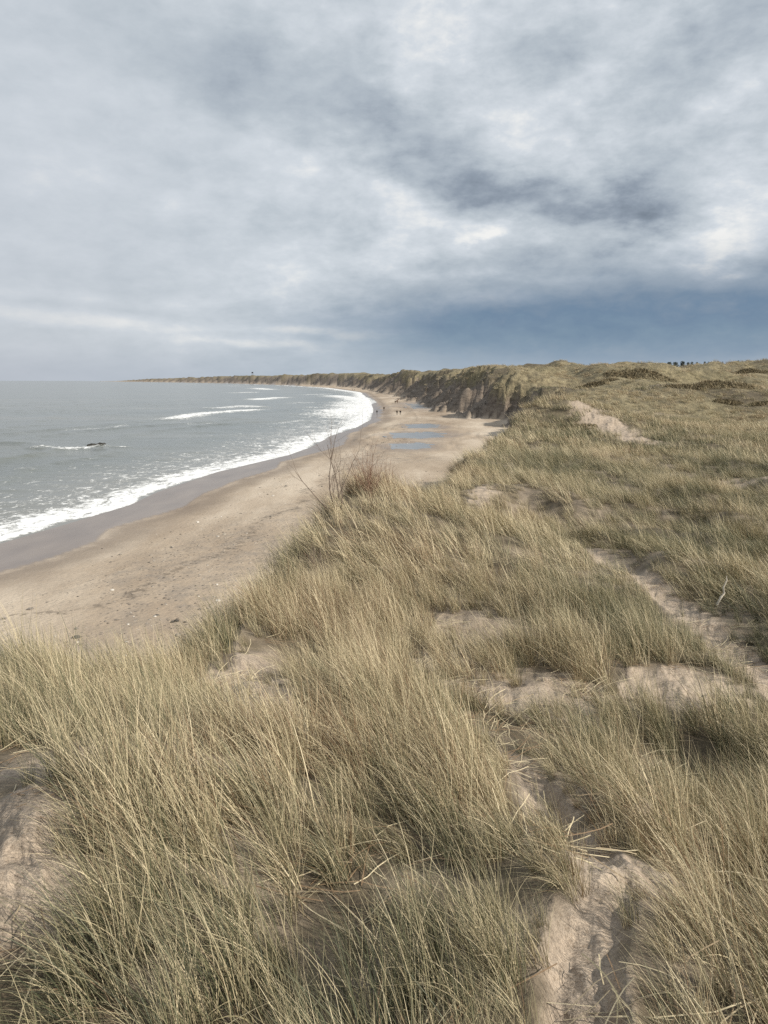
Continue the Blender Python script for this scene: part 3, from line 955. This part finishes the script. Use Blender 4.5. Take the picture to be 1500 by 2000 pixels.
print('grass')
g_rng = np.random.default_rng(5)
near_bank = tuft_bank('near_tufts', 14, nb=78, radius=.10, lmin=.36, lmax=.80, width=.0047, seg=6, lean=.70, spread=.48, droop=.8, green=.10)
mid_bank = tuft_bank('mid_tufts', 10, nb=62, radius=.20, lmin=.36, lmax=.80, width=.0078, seg=4, lean=.92, spread=.45, droop=.7, green=.03)
far_bank = tuft_bank('far_tufts', 8, nb=84, radius=.60, lmin=.38, lmax=.90, width=.022, seg=3, lean=.85, spread=.45, droop=.5, green=.0)
grass_ring('dune_grass', near_bank, 14, [(1.2, 3.2, 80, 75, .62), (3.2, 6.5, 70, 36, .66), (6.5, 11, 46, 34, .76)], 1.0,
           'tall wind blown marram grass covering the near dune', g_rng)
grass_ring('dune_grass', mid_bank, 10, [(11, 20, 19, 33, .80), (20, 42, 11, 32, .85)], 1.0,
           'olive marram grass on the slopes beyond the near dune', g_rng)
grass_ring('dune_grass', far_bank, 8, [(42, 90, 1.9, 31, .85), (90, 200, .75, 30, .95), (200, 420, .16, 29, 1.2)], 1.0,
           'short pale grass over the distant dune hills', g_rng)
# ------------------------------------------------------------------ loose stones, clods and straw
def simple_mat(name, col, rough=.85, var=None, scale=3.0, bump=.02):
    m, N = new_mat(name)
    pos = N.n('ShaderNodeNewGeometry').outputs['Position']
    n = N.noise(pos, scale, 4, .65)
    lo = tuple(c * .65 for c in col); hi = var or tuple(min(1, c * 1.35) for c in col)
    finish(N, N.ramp(n, [(.3, lo), (.7, hi)]), rough, n, .5, bump, .3)
    return m


def rock_mesh(name, seed, flat=.6, sub=2):
    bm = bmesh.new()
    bmesh.ops.create_icosphere(bm, subdivisions=sub, radius=1)
    rng = np.random.default_rng(seed)
    o = rng.uniform(-50, 50, 3)
    for v in bm.verts:
        p = np.array(v.co)
        k = 1 + .55 * float(vnoise(np.array([p[0] * 1.4 + o[0] + p[2]]), np.array([p[1] * 1.4 + o[1] - p[2]]), seed)[0]) + .25 * float(vnoise(np.array([p[0] * 3 + o[0]]), np.array([p[1] * 3 + p[2] * 3]), seed)[0])
        v.co = Vector((p[0] * k * 1.15, p[1] * k, p[2] * k * flat))
    me = bpy.data.meshes.new(name)
    bm.to_mesh(me); bm.free()
    return me


mst, N = new_mat('shingle')
ti = N.attr('tint', 'INSTANCER')
finish(N, N.ramp(ti, [(0, (.05, .045, .04)), (.35, (.13, .115, .10)), (.65, (.28, .245, .20)), (.9, (.52, .49, .44)), (1, (.62, .60, .56))]), .7, spec=.3)
peb_bank = bpy.data.collections.new('stone_bank')
for i in range(4):
    me = rock_mesh('stone', 90 + i, .55, 1); me.materials.append(mst)
    peb_bank.objects.link(bpy.data.objects.new('stone_%d' % i, me))
r_ = np.random.default_rng(12)
x, y = ring_points(22, 150, .9, 30, r_)
t = terrain(x, y)
wd_, _ = poly_dist(x, y, WET)
pz = sstep(1.5, 7, wd_) * sstep(-.15, .25, fbm(x * .07, y * .05, 45, 3) + .12 - np.clip((t['r'] - 60) / 300, 0, .4)) * (t['z'] <= t['zb'] + .05) * (1 - t['veg'])
k = r_.random(len(x)) < pz
x, y, z = x[k], y[k], t['z'][k]; n = len(x)
print('pebbles', n)
s = np.clip(np.exp(r_.normal(-3.1, .55, n)), .02, .17)
scatter('beach_pebbles', peb_bank, np.stack([x, y, z + s * .12], 1), np.stack([r_.normal(0, .2, n), r_.normal(0, .2, n), r_.uniform(0, 6.28, n)], 1),
        np.stack([s, s, s], 1), r_.integers(0, 4, n), np.clip(r_.beta(1.3, 1.6, n), 0, 1), 'small grey and white pebbles strewn over the beach')

mcl, N = new_mat('sand_clods')
pos = N.n('ShaderNodeNewGeometry').outputs['Position']
finish(N, N.mix(N.attr('tint', 'INSTANCER'), N.ramp(N.noise(pos, 2, 4, .7), [(.3, (.075, .06, .05)), (.7, (.18, .148, .118))]), (.28, .235, .19)), .95, N.noise(pos, 6, 3), .5, .1)
clod_bank = bpy.data.collections.new('clod_bank')
for i in range(4):
    me = rock_mesh('clod', 120 + i, .7, 2); me.materials.append(mcl)
    clod_bank.objects.link(bpy.data.objects.new('clod_%d' % i, me))
x, y = ring_points(45, 420, .42, 24, r_)
t = terrain(x, y)
pz = t['cliff'] * (t['e'] < 0) * sstep(60, 100, t['r']) * np.clip(.05 + fbm(x * .1, y * .1, 71, 3), 0, 1) * .8
k = r_.random(len(x)) < pz
x, y, z = x[k], y[k], t['z'][k]; n = len(x)
print('clods', n)
s = np.clip(np.exp(r_.normal(-1.75, .5, n)), .08, .55)
scatter('sand_clods', clod_bank, np.stack([x, y, z], 1), np.stack([r_.normal(0, .3, n), r_.normal(0, .3, n), r_.uniform(0, 6.28, n)], 1),
        np.stack([s, s, s], 1), r_.integers(0, 4, n), r_.random(n), 'brown clods of sand and turf fallen down the cliff')


def litter_mesh(seed):
    rng = np.random.default_rng(seed)
    V = []; F = []; tb = []; al = []
    for _ in range(9):
        L = rng.uniform(.12, .42); az = rng.normal(.4, .9); p = np.array([rng.normal(0, .08), rng.normal(0, .08), .006])
        i0 = len(V); w = .0022
        c = float(np.clip(rng.normal(.78, .15), 0, 1))
        lift = rng.uniform(0, .25)
        for s_ in range(5):
            f = s_ / 4
            side = np.array([-math.sin(az), math.cos(az), .3])
            V.append(p - side * w); V.append(p + side * w); tb += [c] * 2; al += [.5] * 2
            az += rng.normal(0, .18)
            p = p + L / 4 * np.array([math.cos(az), math.sin(az), lift * (1 - 2 * f)])
        for s_ in range(4):
            a = i0 + 2 * s_
            F.append((a, a + 1, a + 3)); F.append((a, a + 3, a + 2))
    me = mesh_np('straw', np.array(V), np.array(F), True, dict(blade=tb, along=al))
    me.materials.append(MAT_BLADE)
    return me


straw_bank = bpy.data.collections.new('straw_bank')
for i in range(6):
    straw_bank.objects.link(bpy.data.objects.new('straw_%d' % i, litter_mesh(200 + i)))
x, y = ring_points(1.2, 13, 26, 36, r_)
t = terrain(x, y)
k = r_.random(len(x)) < np.clip(.25 + fbm(x * 1.5, y * 1.5, 81, 2) + .25 * (1 - t['sand']), 0, .9) * t['veg']
x, y, z = x[k], y[k], t['z'][k]; n = len(x)
scatter('straw_litter', straw_bank, np.stack([x, y, z], 1), np.stack([r_.normal(0, .12, n), r_.normal(0, .12, n), r_.uniform(0, 6.28, n)], 1),
        np.ones((n, 3)), r_.integers(0, 6, n), np.clip(r_.normal(.6, .15, n), 0, 1), 'dead straw blades lying on the bare sand')


# ------------------------------------------------------------------ tubes for twigs
def tube(V, F, pts, radii, sides=5):
    i0 = len(V)
    pts = [np.array(p, float) for p in pts]
    for i, p in enumerate(pts):
        d = pts[min(i + 1, len(pts) - 1)] - pts[max(i - 1, 0)]
        d /= np.linalg.norm(d) + 1e-9
        a = np.cross(d, [0.31, .95, .1]); a /= np.linalg.norm(a) + 1e-9
        b = np.cross(d, a)
        for k in range(sides):
            th = 2 * math.pi * k / sides
            V.append(p + radii[i] * (a * math.cos(th) + b * math.sin(th)))
    for i in range(len(pts) - 1):
        for k in range(sides):
            k2 = (k + 1) % sides
            q = [i0 + i * sides + k, i0 + i * sides + k2, i0 + (i + 1) * sides + k2, i0 + (i + 1) * sides + k]
            F.append((q[0], q[1], q[2])); F.append((q[0], q[2], q[3]))


def grow(V, F, p, d, L, r, depth, rng, up=.15, fork=3, kink=.22):
    pts = [np.array(p, float)]; rs = [r]
    n = 5
    d = np.array(d, float)
    for i in range(n):
        d = d + rng.normal(0, kink, 3) * .6 + np.array([0, 0, up * .3])
        d /= np.linalg.norm(d)
        pts.append(pts[-1] + d * L / n); rs.append(r * (1 - .6 * (i + 1) / n))
        if depth > 0 and i >= 1:
            for _ in range(rng.integers(0, fork)):
                nd = d + rng.normal(0, .55, 3); nd[2] = abs(nd[2]) * .6 + .2; nd /= np.linalg.norm(nd)
                grow(V, F, pts[-1], nd, L * rng.uniform(.35, .65), rs[-1] * .62, depth - 1, rng, up, fork, kink)
    tube(V, F, pts, rs, 4 if depth < 2 else 5)


MAT_BARK = simple_mat('grey_bark', (.115, .085, .066), .85, (.22, .17, .135), 20)
MAT_TWIG = simple_mat('red_twigs', (.15, .085, .058), .8, (.26, .16, .11), 14)


def bare_shrub(loc, label, stems, H, r0, depth, mat, seed, fork=3, spread=.35):
    rng = np.random.default_rng(seed)
    root = bpy.data.objects.new('bare_shrub', None)
    COL.objects.link(root)
    root.location = loc
    tag(root, label, 'shrub', 'leafless shrubs at the dune edge')
    for st in stems:
        V = []; F = []
        grow(V, F, (rng.normal(0, .03), rng.normal(0, .03), -.08), st[0], H * st[1], r0 * st[2], depth, rng, .18, fork)
        link('branch', mesh_np('branch', np.array(V), np.array(F)), mat, root)
    return root


hx = at_dist(660, 1015, 14.2, .05)
gz = float(terrain(np.array([hx[0]]), np.array([hx[1]]), False)[0])
bare_shrub((hx[0], hx[1], gz), 'leafless grey shrub with bare forked stems standing against the beach',
           [((-.75, -.05, .62), .95, 1.0), ((-.32, .1, .95), 1.08, 1.1), ((-.10, -.1, 1), 1.15, 1.0), ((.06, .05, 1), 1.10, .9), ((.32, .1, .9), .9, .9), ((-.2, .3, .9), .9, .7), ((.5, .0, .75), .7, .7)],
           1.22, .0115, 2, MAT_BARK, 5, 3)
for (u, v, d, label, n, H, seed) in [(722, 985, 15.3, 'dense red brown shrub of fine twigs in the grass beside the bare grey shrub', 36, .95, 11),
                                     (752, 965, 16.6, 'low brown twiggy shrub behind the grass crest right of the red shrub', 18, .72, 12),
                                     (612, 1088, 11.4, 'small dead shrub low at the left edge of the grassy spur', 12, .42, 13)]:
    p = at_dist(u, v, d)
    gz = float(terrain(np.array([p[0]]), np.array([p[1]]), False)[0])
    q = np.random.default_rng(seed)
    st = []
    for i in range(n):
        a = q.random() * 6.28; s_ = q.random() ** .6 * .55
        st.append(((math.cos(a) * s_ - .12, math.sin(a) * s_, 1.0), q.uniform(.6, 1.1), q.uniform(.6, 1)))
    bare_shrub((p[0], p[1], gz), label, st, H, .007, 1, MAT_TWIG if seed != 13 else MAT_BARK, seed, 3)

# a lone tuft above the beach
for (u, v, d, label, nb, tint, seed) in [(436, 1290, 7.4, 'upright rusty straw tuft standing alone at the sandy notch', 110, .95, 31),
                                         (402, 1278, 7.6, 'thin sparse tuft left of the rusty one at the notch', 40, .7, 32)]:
    p = at_dist(u, v, d)
    gz = float(terrain(np.array([p[0]]), np.array([p[1]]), False)[0])
    q = np.random.default_rng(seed)
    me = tuft_mesh('grass_tuft', q, nb=nb, radius=.13, lmin=.3, lmax=.78, width=.006, seg=5, lean=.35, spread=.9, droop=.5, green=-.25)
    o = link('grass_tuft', me)
    o.location = (p[0], p[1], gz)
    tag(o, label, 'grass tuft', 'single tufts at the notch')

# ------------------------------------------------------------------ dark scrub on the dunes
msc, N = new_mat('heath_scrub')
pos = N.n('ShaderNodeNewGeometry').outputs['Position']
finish(N, N.ramp(N.noise(pos, 1.1, 4, .7), [(.3, (.075, .063, .040)), (.5, (.145, .118, .070)), (.72, (.25, .20, .12))]), .85, spec=.2)


def scrub(u, v, wpx, hgt, label, seed, depth=.6):
    rng = np.random.default_rng(seed)
    hx, hy, hz = hit(u, v)
    d = hy; hgt *= .38
    rx = wpx * d / FOC / 2; ry = rx * depth
    n = int(np.clip(500 + rx * 260, 500, 2600))
    a = rng.uniform(0, 6.28, n); q = np.sqrt(rng.random(n))
    w = 1 + .45 * fbm(np.cos(a) * 1.6 + seed, np.sin(a) * 1.6, seed, 2)
    x = np.cos(a) * q * rx * w; y = np.sin(a) * q * ry * w
    gz = terrain(hx + x, hy + y, False) - hz
    top = hgt * np.clip(1 - q ** 2, 0, 1) ** .6 * (.75 + .9 * fbm(x * 1.2 / max(hgt, .4), y * 1.2 / max(hgt, .4), seed + 3, 2))
    z = gz + np.clip(top, .05, None) * rng.uniform(.25, 1.0, n)
    L = np.clip(.0016 * d, .05, .5) * rng.uniform(.7, 1.6, n)
    V = []; F = []
    dirs = rng.normal(0, 1, (n, 3)); dirs[:, 2] = np.abs(dirs[:, 2]) + .5; dirs[:, 0] -= .4
    dirs /= np.linalg.norm(dirs, axis=1)[:, None]
    sd = np.cross(dirs, rng.normal(0, 1, (n, 3))); sd /= np.linalg.norm(sd, axis=1)[:, None]
    P = np.stack([x, y, z], 1)
    A = P - dirs * L[:, None] * .5 - sd * L[:, None] * .32
    B = P - dirs * L[:, None] * .5 + sd * L[:, None] * .32
    C_ = P + dirs * L[:, None]
    V = np.stack([A, B, C_], 1).reshape(-1, 3)
    F = np.arange(3 * n).reshape(-1, 3)
    o = link('scrub_bush', mesh_np('scrub_bush', V, F, False), msc)
    o.location = (hx, hy, hz)
    tag(o, label, 'bush', 'dark scrub bushes on the dunes')


scrub(1475, 932, 130, .45, 'dark bush in the hollow at the right edge amid tall grass', 1)
scrub(1255, 730, 150, 2.0, 'broad dark scrub over the rounded dune on the skyline', 2)
scrub(1160, 750, 95, 1.2, 'dark green scrub at the back of the dune slope beyond the sand scar', 3)
scrub(1410, 752, 120, 1.6, 'dark scrub spread on the slope below the right skyline', 4)
scrub(1465, 727, 90, 1.5, 'dark bush near the top right end of the skyline', 5)
scrub(1425, 788, 55, .8, 'small dark bush by the sandy scrape on the right', 6)
scrub(1488, 790, 50, .8, 'dark bush at the right edge above the grassy hollow', 7)
scrub(1345, 757, 90, 1.3, 'low brown scrub right of the pale sand scrape', 8)
scrub(1130, 838, 70, .7, 'dark tussocky bush along the left side of the bare sand scar', 9)

# ------------------------------------------------------------------ driftwood, stones
MAT_WOOD = simple_mat('bleached_wood', (.46, .41, .33), .8, (.62, .57, .48), 20)
hx, hy, hz = hit(1408, 1198)
V = []; F = []
tube(V, F, [(-.06, 0, 0), (-.02, 0, .10), (.03, .01, .16), (.015, .02, .24), (.05, .01, .34), (.045, .02, .40)], [.016, .016, .014, .012, .009, .004], 7)
o = link('driftwood_stick', mesh_np('driftwood_stick', np.array(V), np.array(F)), MAT_WOOD)
o.location = (hx, hy, hz + .12)
tag(o, 'pale crooked stick poking up from the grass right of the sand path', 'stick')
MAT_DARKROCK = simple_mat('dark_stone', (.028, .025, .022), .6, (.06, .055, .05), 6)
for i, (u, v, s_, lb) in enumerate([(337, 1216, .07, 'leftmost of three small dark stones on the sand'), (345, 1214, .10, 'middle and largest of three small dark stones on the sand'),
                                    (361, 1216, .06, 'rightmost of three small dark stones on the sand')]):
    hx, hy, hz = hit(u, v)
    o = link('dark_stone', rock_mesh('dark_stone', 300 + i, .7, 2), MAT_DARKROCK)
    o.location = (hx, hy, hz + s_ * .2); o.scale = (s_ * 1.2, s_, s_)
    tag(o, lb, 'stone', 'dark stones on the sand')

# concrete remains standing in the surf
MAT_CONC = simple_mat('weedy_concrete', (.022, .021, .018), .7, (.055, .052, .045), 2.5, .06)
bx, by = at_z(185, 874, 0)
prof = [(-1.9, -1.5), (-1.55, .28), (-1.25, .62), (-.55, .66), (-.42, .58), (.15, .60), (.30, .70), (1.35, .72), (1.52, .55), (1.55, -1.5)]
bm = bmesh.new()
fr = [bm.verts.new((px, -.9 + .1 * math.sin(px * 5), pz)) for px, pz in prof]
bk = [bm.verts.new((px * .95 + .1, 1.1, pz + .08 * math.sin(px * 3))) for px, pz in prof]
bm.faces.new(fr); bm.faces.new(bk[::-1])
for i in range(len(prof)):
    j = (i + 1) % len(prof)
    bm.faces.new((fr[j], fr[i], bk[i], bk[j]))
bmesh.ops.recalc_face_normals(bm, faces=bm.faces)
bmesh.ops.bevel(bm, geom=list(bm.edges), offset=.05, segments=1, affect='EDGES')
bmesh.ops.subdivide_edges(bm, edges=list(bm.edges), cuts=2, use_grid_fill=True)
for v in bm.verts:
    v.co += Vector([float(vnoise(np.array([v.co.x * 2.5 + k * 9]), np.array([v.co.z * 2.5 + v.co.y * 2]), k)[0]) * .14 for k in range(3)])
me = bpy.data.meshes.new('concrete_block'); bm.to_mesh(me); bm.free()
o = link('concrete_block', me, MAT_CONC)
o.location = (bx, by + .8, 0); o.rotation_euler = (0, rad(-1), rad(6))
tag(o, 'dark broken concrete block standing in the surf off the beach', 'concrete block')


# ------------------------------------------------------------------ people, horse
def skinned(name, verts, edges, radii, mats, pick, levels=1, parent=None):
    me = bpy.data.meshes.new(name)
    me.from_pydata(verts, edges, [])
    o = bpy.data.objects.new(name, me)
    COL.objects.link(o)
    o.modifiers.new('skin', 'SKIN')
    sv = me.skin_vertices[0].data
    for i, r in enumerate(radii):
        sv[i].radius = (r, r) if not isinstance(r, tuple) else r
        sv[i].use_root = (i == 0)
    sd = o.modifiers.new('sub', 'SUBSURF'); sd.levels = levels; sd.render_levels = levels
    dg = bpy.context.evaluated_depsgraph_get()
    ev = bpy.data.meshes.new_from_object(o.evaluated_get(dg))
    bpy.data.objects.remove(o)
    bpy.data.meshes.remove(me)
    ev.name = name
    ev.materials.clear()
    for m in mats: ev.materials.append(m)
    for p in ev.polygons:
        p.material_index = pick(p.center); p.use_smooth = True
    return link(name, ev, None, parent)


def cloth(name, c): return simple_mat(name, c, .9, None, 8)
M_SKIN = simple_mat('skin', (.45, .29, .21), .6)
M_HAIR = simple_mat('brown_hair', (.05, .032, .02), .7)


def person(u, v, yaw, label, jacket, trousers, H=1.76, stride=.16, hood=False, group='walkers on the beach'):
    hx, hy, hz = hit(u, v)
    root = bpy.data.objects.new('person', None); COL.objects.link(root)
    root.location = (hx, hy, hz); root.rotation_euler = (0, 0, yaw)
    k = H / 1.76
    tag(root, label, 'person', group)
    #      pelvis        spine         chest        neck        head         headtop
    vs = [(0, 0, .95), (0, .01, 1.15), (0, .0, 1.36), (0, -.01, 1.50), (0, -.02, 1.60), (0, -.015, 1.70)]
    rs = [(.15, .11), (.14, .10), (.165, .11), .055, (.075, .09), (.065, .075)]
    es = [(0, 1), (1, 2), (2, 3), (3, 4), (4, 5)]
    for s_ in (-1, 1):
        b = len(vs); st = stride * s_
        vs += [(s_ * .10, 0, .88), (s_ * .105, -st * .7, .50), (s_ * .105, -st * 1.1 + .04, .08), (s_ * .11, -st * 1.1 - .11, .035)]
        rs += [.095, .06, .042, .038]
        es += [(0, b), (b, b + 1), (b + 1, b + 2), (b + 2, b + 3)]
        b = len(vs)
        vs += [(s_ * .20, 0, 1.40), (s_ * .25, st * .35 + .03, 1.13), (s_ * .245, st * .8 - .05, .90), (s_ * .24, st * .9 - .08, .81)]
        rs += [.062, .048, .036, .03]
        es += [(2, b), (b, b + 1), (b + 1, b + 2), (b + 2, b + 3)]
    vs = [(a * k, b * k, c * k) for a, b, c in vs]
    rs = [tuple(q * k for q in r) if isinstance(r, tuple) else r * k for r in rs]
    boots = M_HAIR
    def pick(c):
        z = c[2] / k
        if z > 1.49 or (abs(c[0]) > .19 * k and z < .88): return 0
        if z < .13: return 2
        return 1
    skinned('body', vs, es, rs, [M_SKIN, trousers, boots], pick, 1, root)
    jv = [(0, .0, .82), (0, .01, 1.12), (0, 0, 1.37), (0, -.01, 1.47)]
    jr = [(.185, .14), (.175, .13), (.19, .135), .075]
    je = [(0, 1), (1, 2), (2, 3)]
    for s_ in (-1, 1):
        st = stride * s_; b = len(jv)
        jv += [(s_ * .20, 0, 1.41), (s_ * .25, st * .35 + .03, 1.13), (s_ * .245, st * .8 - .05, .91)]
        jr += [.078, .064, .052]
        je += [(2, b), (b, b + 1), (b + 1, b + 2)]
    jv = [(a * k, b * k, c * k) for a, b, c in jv]
    jr = [tuple(q * k for q in r) if isinstance(r, tuple) else r * k for r in jr]
    skinned('jacket', jv, je, jr, [jacket], lambda c: 0, 1, root)
    me = rock_mesh('hair', 77, 1.0, 2)
    for v_ in me.vertices:
        v_.co = Vector((v_.co.x * .082, v_.co.y * .098 + .025, v_.co.z * .085 + 1.685)) * k
    link('hair', me, jacket if hood else M_HAIR, root)


black = cloth('black_jacket', (.012, .012, .014)); navy = cloth('dark_navy', (.016, .018, .026)); brown_j = cloth('dark_brown_jacket', (.022, .017, .013))
jeans = cloth('grey_trousers', (.09, .085, .08)); dark_t = cloth('dark_trousers', (.018, .017, .017)); tan = cloth('sand_trousers', (.14, .115, .09))
person(736.3, 809.5, rad(190), 'person in black jacket at the water edge, leftmost walker', black, jeans, 1.62)
person(750, 803, rad(10), 'person in bulky black coat with pale trousers, right of the leftmost walker', black, tan, 1.82, hood=True)
person(775.4, 810.7, rad(175), 'slim person in dark clothes, left one of the pair walking side by side', brown_j, dark_t, 1.72, .10)
person(781.9, 810.7, rad(180), 'person in black jacket and grey trousers, right one of the side by side pair', black, jeans, 1.78, .08)
person(688.3, 762.0, rad(20), 'tiny far walker near the surf, left of two', navy, dark_t, 1.75, group='far walkers by the surf')
person(692.5, 762.3, rad(20), 'tiny far walker near the surf, right of two', brown_j, dark_t, 1.75, group='far walkers by the surf')

M_HORSE = simple_mat('bay_coat', (.055, .026, .015), .6, (.10, .05, .028), 5)
M_MANE = simple_mat('black_mane', (.015, .011, .009), .7)
hx, hy, hz = hit(774.5, 787.8)
root = bpy.data.objects.new('horse', None); COL.objects.link(root)
root.location = (hx, hy, hz); root.rotation_euler = (0, 0, rad(28))
tag(root, 'dark brown horse standing on the beach with raised head', 'horse')
vs = [(-.55, 0, 1.22), (0, 0, 1.16), (.50, 0, 1.25), (.78, 0, 1.55), (1.02, 0, 1.92), (1.12, 0, 2.04), (1.36, 0, 1.86), (1.50, 0, 1.74)]
rs = [(.30, .31), (.30, .32), (.25, .31), (.14, .20), (.095, .13), (.10, .125), (.075, .10), (.06, .07)]
es = [(i, i + 1) for i in range(7)]
for s_ in (-1, 1):
    b = len(vs)
    vs += [(-.62, s_ * .16, 1.0), (-.52, s_ * .17, .78), (-.78, s_ * .16, .50), (-.74, s_ * .16, .10), (-.66, s_ * .16, .04)]
    rs += [.20, .12, .065, .05, .06]
    es += [(0, b), (b, b + 1), (b + 1, b + 2), (b + 2, b + 3), (b + 3, b + 4)]
    b = len(vs)
    vs += [(.52, s_ * .15, .95), (.55, s_ * .15, .56), (.55, s_ * .15, .10), (.61, s_ * .15, .04)]
    rs += [.14, .072, .048, .06]
    es += [(2, b), (b, b + 1), (b + 1, b + 2), (b + 2, b + 3)]
    b = len(vs)
    vs += [(1.06, s_ * .07, 2.22)]; rs += [.03]; es += [(5, b)]
skinned('body', vs, es, rs, [M_HORSE, M_MANE], lambda c: 1 if c[2] < .35 else 0, 1, root)
V = []; F = []
tube(V, F, [(-.82, 0, 1.36), (-.98, 0, 1.25), (-1.03, 0, .95), (-1.0, 0, .62)], [.05, .09, .085, .02], 7)
link('tail', mesh_np('tail', np.array(V), np.array(F)), M_MANE, root)
V = []; F = []
tube(V, F, [(.52, 0, 1.58), (.66, .02, 1.76), (.84, .03, 1.98), (1.0, .0, 2.16), (1.14, 0, 2.13)], [.02, .06, .065, .05, .02], 6)
link('mane', mesh_np('mane', np.array(V), np.array(F)), M_MANE, root)

# ------------------------------------------------------------------ pines on the skyline
mpine, N = new_mat('hazy_pine_needles')
pos = N.n('ShaderNodeNewGeometry').outputs['Position']
finish(N, N.ramp(N.noise(pos, .8, 3), [(.3, (.055, .070, .068)), (.7, (.10, .118, .108))]), .8, spec=.2)  # grey-green needle colour lightened to paint in distance haze


def pine(u, vtop, d, wpx, label, seed, group):
    rng = np.random.default_rng(seed)
    p = at_dist(u, vtop, d)
    gz = float(terrain(np.array([p[0]]), np.array([p[1]]), False)[0])
    H = max(p[2] - gz, 3.5)
    base = p[2] - H
    root = bpy.data.objects.new('pine_tree', None); COL.objects.link(root)
    root.location = (p[0], d, base)
    tag(root, label, 'tree', group)
    V = []; F = []
    tube(V, F, [(0, 0, -.3), (0.05, 0, H * .4), (0, .03, H * .95)], [H * .03, H * .02, H * .006], 6)
    link('trunk', mesh_np('trunk', np.array(V), np.array(F)), MAT_BARK, root)
    n = 520
    R = wpx * d / FOC * .62
    t_ = rng.random(n) ** .8
    a = rng.uniform(0, 6.28, n)
    lobe = 1 + .35 * np.sin(a * 3 + t_ * 9 + seed) + .25 * np.sin(t_ * 22)
    q = R * (1 - t_ ** 2.6 * .75) * lobe * np.sqrt(rng.random(n))
    P = np.stack([np.cos(a) * q - .12 * R * t_, np.sin(a) * q, H * (.22 + .78 * t_)], 1)
    L = .10 * R * rng.uniform(1.2, 2.6, n)
    dd = rng.normal(0, 1, (n, 3)); dd[:, 2] += .4; dd /= np.linalg.norm(dd, axis=1)[:, None]
    sd = np.cross(dd, rng.normal(0, 1, (n, 3))); sd /= np.linalg.norm(sd, axis=1)[:, None]
    V = np.stack([P - sd * L[:, None] * .6, P + sd * L[:, None] * .6, P + dd * L[:, None] * 1.4], 1).reshape(-1, 3)
    link('crown', mesh_np('crown', V, np.arange(3 * n).reshape(-1, 3), False), mpine, root)


ORD = 'first second third fourth fifth sixth seventh eighth ninth tenth eleventh twelfth thirteenth fourteenth'.split()
for i, (u, vt, w) in enumerate([(1272, 710.5, 10), (1287, 710, 12), (1296, 711.5, 9), (1308, 708, 13), (1320, 708, 12), (1334, 706.5, 12), (1345, 708, 8), (1352, 707, 8), (1362, 707.5, 7), (1377, 706.5, 7),
                                (1384, 706.5, 4), (1403, 705, 6), (1412, 706, 4), (1443, 704, 5)]):
    pine(u, vt, 560 + 17 * (i % 4), w, 'small dark pine on the skyline above the right dunes, %s from the left' % ORD[i], 400 + i, 'pines along the right skyline')
for i, (u, vt, w) in enumerate([(1179, 716, 6), (1186, 714.5, 7), (1193, 715.5, 6), (1200, 714.5, 7), (1208, 715, 8), (1215, 715.5, 6), (1221, 716, 5)]):
    pine(u, vt, 640 + 20 * (i % 3), w, 'small dark pine in the clump left of the rounded dark dune, %s from the left' % ORD[i], 430 + i, 'clump of pines on the middle skyline')

# far lookout on the dunes
MAT_DK = simple_mat('dark_timber', (.03, .028, .027), .8)
p = at_dist(493, 726.6, 2700)
gz = float(terrain(np.array([p[0]]), np.array([p[1]]), False)[0])
H = max(p[2] - gz, 6.0)
root = bpy.data.objects.new('lookout_tower', None); COL.objects.link(root)
root.location = (p[0], 2700, p[2] - H)
tag(root, 'tiny dark lookout tower standing on the far dune ridge', 'tower')
def box(name, x0, x1, y0, y1, z0, z1, mat, parent):
    V = [(a, b, c) for c in (z0, z1) for b in (y0, y1) for a in (x0, x1)]
    F = [(0, 2, 3, 1), (4, 5, 7, 6), (0, 1, 5, 4), (2, 6, 7, 3), (0, 4, 6, 2), (1, 3, 7, 5)]
    return link(name, mesh_np(name, V, F, False), mat, parent)
box('cabin', -2.4, 2.4, -2.2, 2.2, H - 4.2, H - .7, MAT_DK, root)
box('roof', -3.1, 3.1, -2.9, 2.9, H - .7, H, MAT_DK, root)
for sx in (-1, 1):
    for sy in (-1, 1):
        box('leg', sx * 2.0 - .2, sx * 2.0 + .2, sy * 1.8 - .2, sy * 1.8 + .2, -1, H - 4.2, MAT_DK, root)
